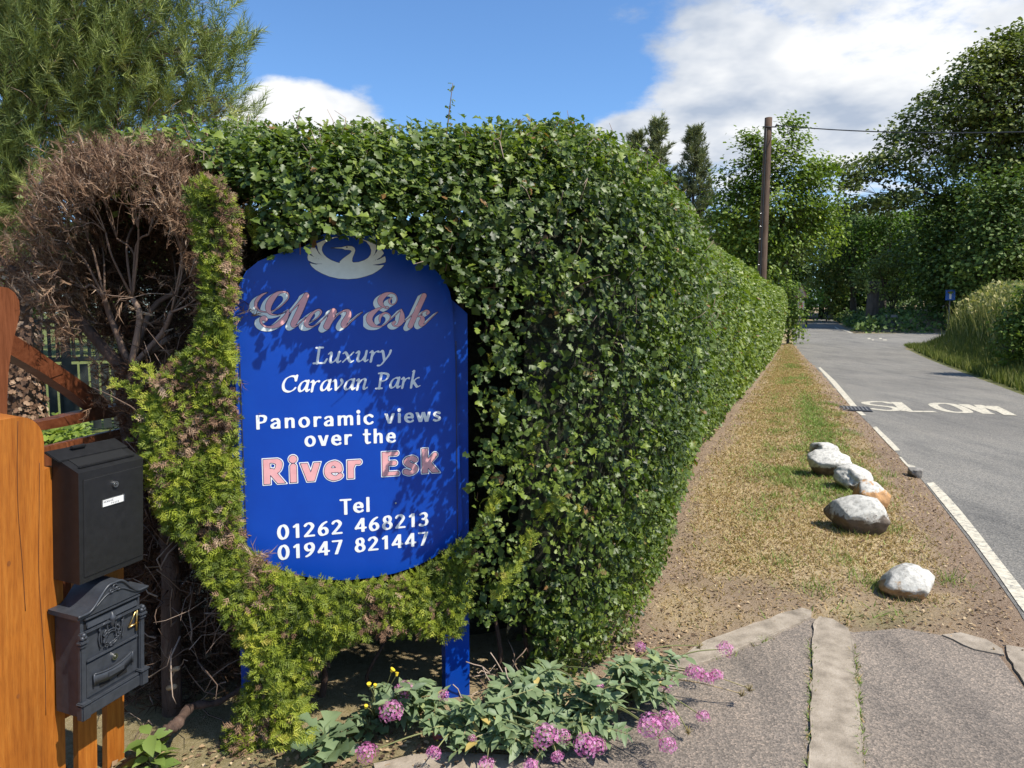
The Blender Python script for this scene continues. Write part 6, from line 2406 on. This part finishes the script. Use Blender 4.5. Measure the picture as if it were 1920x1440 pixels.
gb = Bag()
for (px, py, wpx) in ((1557, 872, 50), (1566, 912, 84), (1611, 938, 68), (1628, 1022, 106), (1720, 1131, 106), (1650, 976, 50)):
    c0, c1 = gp(px - wpx * .55, py - 4), gp(px + wpx * .55, py - 4)
    m = 90
    f = RNG.random(m)
    P = c0 + (c1 - c0) * f[:, None] + np.stack([RNG.normal(0, .02, m), RNG.normal(0.01, .035, m), np.zeros(m)], 1)
    P[:, 2] = surf_z(P[:, 0], P[:, 1])
    gb.add(*blades(P, RNG.uniform(.015, .055, m), np.full(m, .0025), .7, RNG.choice([.2, .4, .7, .85], m)))
for (a, b_, m) in (((1516, 1440), (1522, 1240), 120), ((1521, 1300), (1522, 1200), 60), ((1616, 1440), (1606, 1250), 220), ((1608, 1290), (1602, 1215), 60), ((1345, 1240), (1450, 1198), 40)):
    c0, c1 = gp(*a), gp(*b_)
    f = np.clip(np.round(RNG.random(m) * 5) / 5 + RNG.normal(0, .05, m), 0, 1)
    P = c0 + (c1 - c0) * f[:, None] + np.stack([RNG.normal(0, .006, m), RNG.normal(0, .012, m), np.full(m, .006)], 1)
    gb.add(*blades(P, RNG.uniform(.008, .026, m), np.full(m, .0028), .8, RNG.choice([.3, .65, .75, .9], m)))
o = gb.build('edge_tufts', M_GRASS)
put(o, 'thin grass tufts round the boulders and in the paving joints', 'grass', None, 'stuff')

# straw, leaf litter and chips on the bare ground
M_LITTER = leaf_mat('dry_litter', [(0, (.07, .045, .03)), (.35, (.20, .13, .08)), (.7, (.40, .28, .16)), (1, (.58, .45, .28))], .9, .1, .1, (1, .9, .7))
lt = Bag()


def scatter(n, x0, x1, y0, y1, cond, smin, smax, z=.010):
    x, y = RNG.uniform(x0, x1, n), RNG.uniform(y0, y1, n)
    k = cond(x, y) & ~inside(DRIVE, np.stack([x, y], 1))
    x, y = x[k], y[k]
    P = np.stack([x, y, surf_z(x, y) + .002 + .008 * RNG.random(len(x))], 1)
    lt.inst(*RHOMB, P, frames(np.array([0, 0, 1.0]) + rnd(len(x), .35), rnd(len(x))), RNG.uniform(smin, smax, len(x)), np.clip(RNG.normal(.5, .25, len(x)), 0, 1))


def on_verge(x, y):
    t, dh, dr = verge_t(x, y)
    return (dh > -.15) & (dr > .02)


scatter(22000, .3, 4.6, 3.1, 8.0, on_verge, .008, .024)
scatter(9000, 1.5, 6.5, 8.0, 14.0, on_verge, .015, .035)
scatter(7000, -1.6, .75, 1.55, 3.3, lambda x, y: ((np.stack([x, y], 1) - SO[:2]) @ SN[:2] > .02) | (x > .45), .010, .030)
o = lt.build('dry_litter', M_LITTER)
put(o, 'dry straw and leaf litter scattered on the bare soil', 'litter', None, 'stuff')

# ------------------------------------------------------------------ flower bed in front of the hedge
M_VAL = leaf_mat('valerian_leaves', [(0, (0.09, 0.135, 0.069)), (0.35, (0.173, 0.236, 0.119)), (0.65, (0.27, 0.337, 0.161)), (0.88, (0.435, 0.446, 0.14)), (1, (0.63, 0.324, 0.112))], .5, .4, .25)
M_STEM = leaf_mat('valerian_stems', [(0, (.14, .15, .06)), (.5, (.26, .27, .10)), (1, (.36, .27, .15))], .6, .3, 0)
M_PETAL = leaf_mat('pink_petals', [(0, (.42, .08, .24)), (.4, (.66, .22, .46)), (1, (.82, .45, .68))], .6, .2, .3, (1.1, .9, 1.0))
M_SEED = leaf_mat('spent_flower', [(0, (.20, .15, .06)), (1, (.42, .34, .16))], .8, .2, .1)
val_me = []
for k in range(8):
    T_, F_ = leaf_lance(.17 + .02 * (k % 4))
    T_ = T_ * np.array([1, 1, 1 + .35 * (k % 3)])
    val_me.append(big_mesh('leaf', T_, F_, M_VAL, {'tone': np.full(len(T_), (.15, .3, .38, .45, .52, .6, .72, .93)[k])}))


def floret_head(seed, n=95):
    """Rounded cluster of small five-petalled florets, unit radius."""
    r = np.random.default_rng(seed)
    b = Bag()
    ang = np.arange(5) * 2 * math.pi / 5
    V = [(0, 0, 0)]
    F = []
    for k, a in enumerate(ang):
        V += [(math.cos(a - .42) * .8, math.sin(a - .42) * .8, .12), (math.cos(a + .42) * .8, math.sin(a + .42) * .8, .12)]
        F.append((0, 1 + 2 * k, 2 + 2 * k))
    i = np.arange(n)
    z = 1 - 1.55 * (i + .5) / n
    ph = i * 2.399
    s = np.sqrt(np.maximum(0, 1 - z * z))
    P = np.stack([s * np.cos(ph), s * np.sin(ph), z * .85], 1) * r.uniform(.72, 1.05, (n, 1))
    Nn = unit(P + r.normal(0, .25, (n, 3)))
    b.inst(np.array(V), np.array(F), P, frames(Nn, r.normal(0, 1, (n, 3))), r.uniform(.13, .22, n), np.clip(r.normal(.5, .25, n), 0, 1))
    return b.mesh('flower_head', M_PETAL)


HEADS = [floret_head(k) for k in range(4)]
SPENT = []
for k in range(2):
    r = np.random.default_rng(70 + k)
    b = Bag()
    for j in range(40):
        d = unit(r.normal(0, 1, 3) + np.array([0, 0, .4]))
        b.tube([(0, 0, -.6), d * r.uniform(.5, 1)], [.04, .03], 3, r.random())
    SPENT.append(b.mesh('spent_head', M_SEED))


def put_leaf(root, me, P, N, A, size):
    R = frames(N[None], A[None])[0]
    o = link('leaf', me, root)
    o.matrix_local = Matrix.Translation(Vector(P) - root.location) @ Matrix(R.tolist()).to_4x4() @ Matrix.Diagonal((size, size, size, 1))


def bed_pt(px, py, h):
    """Point at height h above the ground seen at a pixel."""
    d = ray(px, py)
    t = (h - CAM_H) / d[2]
    P = d * t
    return np.array([P[0], P[1], h])


def valerian(label, base_px, stems, heads, spent=()):
    """stems: (px, py, height) of tips; heads: (px, py, height, radius px)."""
    base = gp(*base_px)
    root = thing('valerian_plant', (base[0], base[1], 0), 0, label, 'flowering plant', 'pink valerian in front of the hedge')
    sb = Bag()
    nl = 0
    tipl = [(bed_pt(x, y - 8, h * 1.35), None) for x, y, h in stems] + [(bed_pt(x, y, h), (r,)) for x, y, h, r in heads] + [(bed_pt(x, y, h), 'spent') for x, y, h in spent]
    for tip, hd in tipl:
        b0 = base + np.array([RNG.normal(0, .05), RNG.normal(0, .04), 0])
        m = (b0 + tip) / 2 + np.array([RNG.normal(0, .02), RNG.normal(0, .02), .02 + .12 * np.linalg.norm((tip - b0)[:2])])
        pts = catmull([b0, m, tip], 6)
        sb.tube(pts, np.linspace(.0042, .0018, len(pts)), 5, RNG.random())
        L = np.linalg.norm(tip - b0)
        nn = max(5, int(L / .021))
        for k in range(nn):
            f = .18 + .80 * (k + .5) / nn
            if hd == 'spent' and f > .6:
                continue
            j = f * (len(pts) - 1)
            i0 = int(j)
            p = pts[i0] + (pts[min(i0 + 1, len(pts) - 1)] - pts[i0]) * (j - i0)
            tan = unit(pts[min(i0 + 1, len(pts) - 1)] - pts[max(i0 - 1, 0)])
            a = k * 1.6 + RNG.normal(0, .4)
            side = unit(np.cross(tan, np.array([math.cos(a), math.sin(a), .6])))
            for sg in (-1, 1):
                if nl >= 295:
                    break
                A = unit(side * sg + tan * .55 + np.array([0, 0, .25]) + rnd(1, .25)[0])
                Nv = unit(np.array([0, 0, 1.0]) + SUNV * .5 + rnd(1, .4)[0])
                size = RNG.uniform(.05, .095) * (1.15 - .5 * f)
                kind = int(min(6, max(0, RNG.normal(3.0, 1.6)))) if RNG.random() > .02 else 7
                put_leaf(root, val_me[kind], p, Nv, A, size)
                nl += 1
        if hd == 'spent':
            o = link('spent_head', SPENT[int(RNG.integers(2))], root, tuple(tip - np.array(root.location)), (0, 0, RNG.uniform(0, 6)), (.022, .022, .022))
        elif hd:
            rr = 1.3 * hd[0] / FPX * np.linalg.norm(tip - np.array([0, 0, CAM_H]))
            o = link('flower_head', HEADS[int(RNG.integers(4))], root, tuple(tip - np.array(root.location)), (RNG.normal(0, .3), RNG.normal(0, .3), RNG.uniform(0, 6)), (rr, rr, rr * 1.02))
    sb.build('stems', M_STEM, root)['kind'] = 'stuff'
    return root


valerian('valerian with two round pink heads, left of the blue post', (775, 1345), [(720, 1290, .14), (790, 1290, .16), (800, 1320, .12), (740, 1330, .12), (720, 1340, .08), (770, 1300, .17), (815, 1350, .1)],
         [(758, 1292, .20, 12), (733, 1334, .17, 16), (832, 1304, .16, 8)])
valerian('pale green valerian below the blue post with the lowest flower heads', (880, 1372), [(830, 1350, .10), (860, 1345, .12), (900, 1350, .12), (940, 1350, .12), (870, 1385, .08), (910, 1395, .06), (840, 1390, .06), (960, 1325, .14), (1000, 1300, .16), (955, 1375, .10), (800, 1375, .08), (780, 1360, .07), (890, 1330, .15), (925, 1330, .15)],
         [(813, 1412, .08, 10), (688, 1412, .08, 14), (912, 1434, .06, 11), (1022, 1381, .14, 18), (1057, 1381, .12, 10)])
valerian('dense grey-green valerian in the middle of the bed by the driveway', (1085, 1345), [(1020, 1310, .14), (1060, 1290, .16), (1100, 1290, .18), (1130, 1310, .16), (1040, 1350, .10), (1080, 1370, .08), (1130, 1360, .10), (1160, 1330, .14), (1170, 1290, .18), (1010, 1335, .10), (1150, 1270, .2), (1110, 1330, .15), (1060, 1330, .14)],
         [(1098, 1398, .13, 16), (1122, 1288, .2, 8), (1220, 1362, .14, 18), (1252, 1352, .14, 15), (1252, 1398, .10, 12), (996, 1436, .06, 10)])
valerian('sprawling valerian leaning right over the driveway edge', (1165, 1305), [(1210, 1270, .16), (1240, 1250, .18), (1200, 1300, .14), (1240, 1290, .14), (1270, 1280, .12), (1180, 1250, .2), (1220, 1320, .10), (1250, 1320, .08), (1160, 1260, .2), (1290, 1240, .16), (1270, 1255, .16), (1230, 1230, .2)],
         [(1200, 1213, .24, 8), (1302, 1262, .16, 13), (1324, 1272, .14, 10), (1343, 1268, .14, 10), (1360, 1217, .20, 11), (1250, 1288, .14, 7), (1318, 1344, .06, 9), (1150, 1325, .12, 6)], [(1405, 1290, .10), (1390, 1300, .06), (1290, 1370, .05), (1310, 1210, .2)])

valerian('valerian with broad leaves between the blue post and the hedge foot', (985, 1318), [(940, 1300, .14), (970, 1275, .16), (1010, 1270, .18), (1040, 1262, .18), (1060, 1300, .14), (930, 1330, .10), (960, 1345, .08), (1000, 1340, .10), (1040, 1330, .10), (990, 1295, .16), (1070, 1275, .18), (1110, 1262, .2), (1090, 1245, .22)],
         [(1122, 1290, .2, 9), (1100, 1365, .08, 6)])
valerian('low valerian along the front kerb with half-hidden pink heads', (985, 1398), [(930, 1390, .08), (960, 1380, .09), (1000, 1370, .10), (1040, 1390, .08), (1060, 1405, .06), (1010, 1420, .05), (950, 1415, .05), (900, 1405, .06), (1100, 1385, .07), (1140, 1400, .06), (1180, 1385, .08), (870, 1400, .06), (850, 1420, .05)],
         [(1120, 1398, .10, 12), (885, 1385, .10, 6), (1045, 1420, .08, 9)])


def small_plant(name, label, base_px, tpl, mat, n, hmax, spread, smin, smax, t0, group=None, upright=.6):
    base = gp(*base_px)
    root = thing(name, (base[0], base[1], 0), 0, label, 'plant', group)
    me = [big_mesh('leaf', tpl[0] * np.array([1, 1, 1 + .3 * k]), tpl[1], mat, {'tone': np.full(len(tpl[0]), min(1, t0 + .12 * k))}) for k in range(4)]
    sb = Bag()
    for k in range(n):
        a = k * 2.399
        h = hmax * (k + .6) / n
        r_ = spread * RNG.uniform(.35, 1) * (1.15 - .6 * (k / n))
        p0 = base + np.array([.25 * r_ * math.cos(a), .25 * r_ * math.sin(a), h * .6])
        A = unit(np.array([math.cos(a), math.sin(a), upright]))
        sb.tube([base, p0], [.0022, .0014], 4, .4)
        put_leaf(root, me[k % 4], p0, unit(np.array([0, 0, 1.0]) + rnd(1, .3)[0]), A, RNG.uniform(smin, smax))
    sb.build('stems', M_STEM, root)['kind'] = 'stuff'
    return root, base


small_plant('thistle_weed', 'blue-green lobed weed under the cypress, left of the pink flowers', (610, 1420), LOBED, M_VAL, 34, .16, .10, .07, .125, .1)
small_plant('thistle_weed', 'shaded lobed weed between the cypress leg and the blue post', (690, 1372), LOBED, M_VAL, 18, .10, .09, .05, .09, .12)
rt, bs = small_plant('sow_thistle', 'weed with small yellow flowers in front of the dark hollow', (700, 1352), LOBED, M_VAL, 14, .18, .05, .04, .07, .2)
yb = noise_mat('yellow_petals', [(.3, (.6, .42, .02)), (.7, (.8, .62, .04))], 10, .6)
sb = Bag()
for (x, y, h, r) in ((735, 1257, .30, 6), (744, 1264, .29, 4), (692, 1284, .26, 5), (703, 1286, .25, 4), (686, 1325, .2, 4)):
    tip = bed_pt(x, y, h)
    sb.tube(catmull([bs, (bs + tip) / 2 + rnd(1, .01)[0], tip], 4), .0016, 4, .5)
    bm = bmesh.new()
    bmesh.ops.create_cone(bm, segments=12, radius1=.004, radius2=.010 * r / 6, depth=.012, cap_ends=True)
    o = bm_obj('flower_head', bm, yb, rt)
    o.location = tuple(tip - np.array(rt.location))
    o.rotation_euler = (RNG.normal(0, .4), RNG.normal(0, .4), 0)
sb.build('flower_stalks', M_STEM, rt)
ROUNDL = leaf_lance(.30)
M_YOUNG = leaf_mat('young_leaves', [(0, (.14, .22, .05)), (1, (.30, .38, .10))], .4, .5, .35)
small_plant('bramble_seedling', 'bright green seedling with broad leaves at the foot of the picket fence', (285, 1436), ROUNDL, M_YOUNG, 24, .20, .10, .05, .085, .2, None, .5)
# colourful wrapper in the bed
p = bed_pt(822, 1376, .05)
WR = thing('crisp_wrapper', (p[0], p[1], 0), .4, 'crumpled red and blue wrapper caught among the flowers', 'litter')
for k, (mt_, dx, dz) in enumerate(((M_REDP, .0, .0), (M_SBLUE, .016, .012), (M_SBLUE, .02, -.012), (yb, .002, -.01))):
    bm = bmesh.new()
    bmesh.ops.create_grid(bm, x_segments=5, y_segments=4, size=.018)
    for v in bm.verts:
        v.co.z += .012 * math.sin(90 * v.co.x + k) * math.cos(70 * v.co.y + 2 * k)
    o = bm_obj('foil', bm, mt_, WR, smooth=True)
    o.location = (dx, .004 * k, p[2] + dz)
    o.rotation_euler = (1.1 + .2 * k, .3 * k, .5 * k)

# dry curled stems by the post
dry = Bag()
for k in range(26):
    p = bed_pt(RNG.uniform(870, 1010), RNG.uniform(1260, 1330), RNG.uniform(.02, .14))
    pts = [p]
    d = unit(rnd(1)[0] + np.array([.2, 0, .5]))
    for j in range(4):
        d = unit(d + rnd(1, .4)[0])
        pts.append(pts[-1] + d * .035)
    dry.tube(np.array(pts), .0022, 4, RNG.uniform(.4, 1))
o = dry.build('dead_stalks', M_TWIG)
put(o, 'dry tangled stalks at the foot of the blue post', 'stalks', None, 'stuff')

# ------------------------------------------------------------------ garden seen past the gate
M_RAIL = noise_mat('dark_stained_railing', [(.3, (.012, .017, .016)), (.7, (.028, .035, .032))], 12, .6)
RD = 9.0
RA = pd(40, 640, RD)
RB = pd(232, 640, RD + .6)
rdir = unit((RB - RA) * np.array([1, 1, 0]))
rl = np.linalg.norm((RB - RA)[:2])
ztop_, zbot_ = pd(100, 602, RD)[2], pd(100, 676, RD)[2]
RAIL = thing('garden_railing', (RA[0], RA[1], 0), math.atan2(rdir[1], rdir[0]), 'dark garden balustrade with upright pickets behind the open gate', 'railing')
for z, h_ in ((ztop_, .05), (zbot_, .06), (ztop_ - .09, .035)):
    box_obj('rail', (rl / 2 - .3, 0, z), (rl + 1.2, .05, h_), M_RAIL, RAIL, .006)
for k in range(27):
    x = -.85 + k * .088
    if abs(x - .47) < .07:
        continue
    box_obj('picket', (x, .0, (ztop_ + zbot_) / 2), (.040, .028, ztop_ - zbot_ - .05), M_RAIL, RAIL)
for x in (-.95, .47, 1.55):
    box_obj('post', (x, .0, (ztop_ + .06) / 2), (.11, .11, ztop_ + .06), M_RAIL, RAIL, .008)
for k in range(22):
    box_obj('skirt_board', (-.9 + k * .12, .03, zbot_ / 2 - .02), (.095, .022, zbot_ - .1), M_RAIL, RAIL)
gpath = sheet('garden_path', [pd(x, 600, D)[:2] for x, D in ((-400, 4.3), (300, 3.6), (330, 4.1), (-400, 5.0))], M_CONC, .008, 0, kind='structure')
M_CHIP = noise_mat('bark_chip_bed', [(.3, (.16, .09, .05)), (.5, (.36, .23, .13)), (.75, (.52, .37, .22))], 60, .95, 6, .8, .02, 60)
sheet('bark_bed', [pd(x, 600, D)[:2] for x, D in ((-400, 5.02), (320, 4.12), (360, 7.2), (-400, 7.6))], M_CHIP, .010, 0, kind='structure')
gp_ = Bag()
n = 1500
x_ = RNG.uniform(-20, 150, n)
D_ = RNG.uniform(7.2, 8.4, n)
P = np.array([pd(a, 600, b_) for a, b_ in zip(x_, D_)])
P[:, 2] = RNG.random(n) ** 1.5 * .38
gp_.inst(*MIDLEAF, P, frames(np.array([0, -.3, 1.0]) + rnd(n, .4), rnd(n)), RNG.uniform(.06, .12, n), RNG.uniform(.2, .8, n))
o = gp_.build('garden_ground_cover', M_SYC)
put(o, 'low green plants along the foot of the garden balustrade', 'ground cover', None, 'stuff')
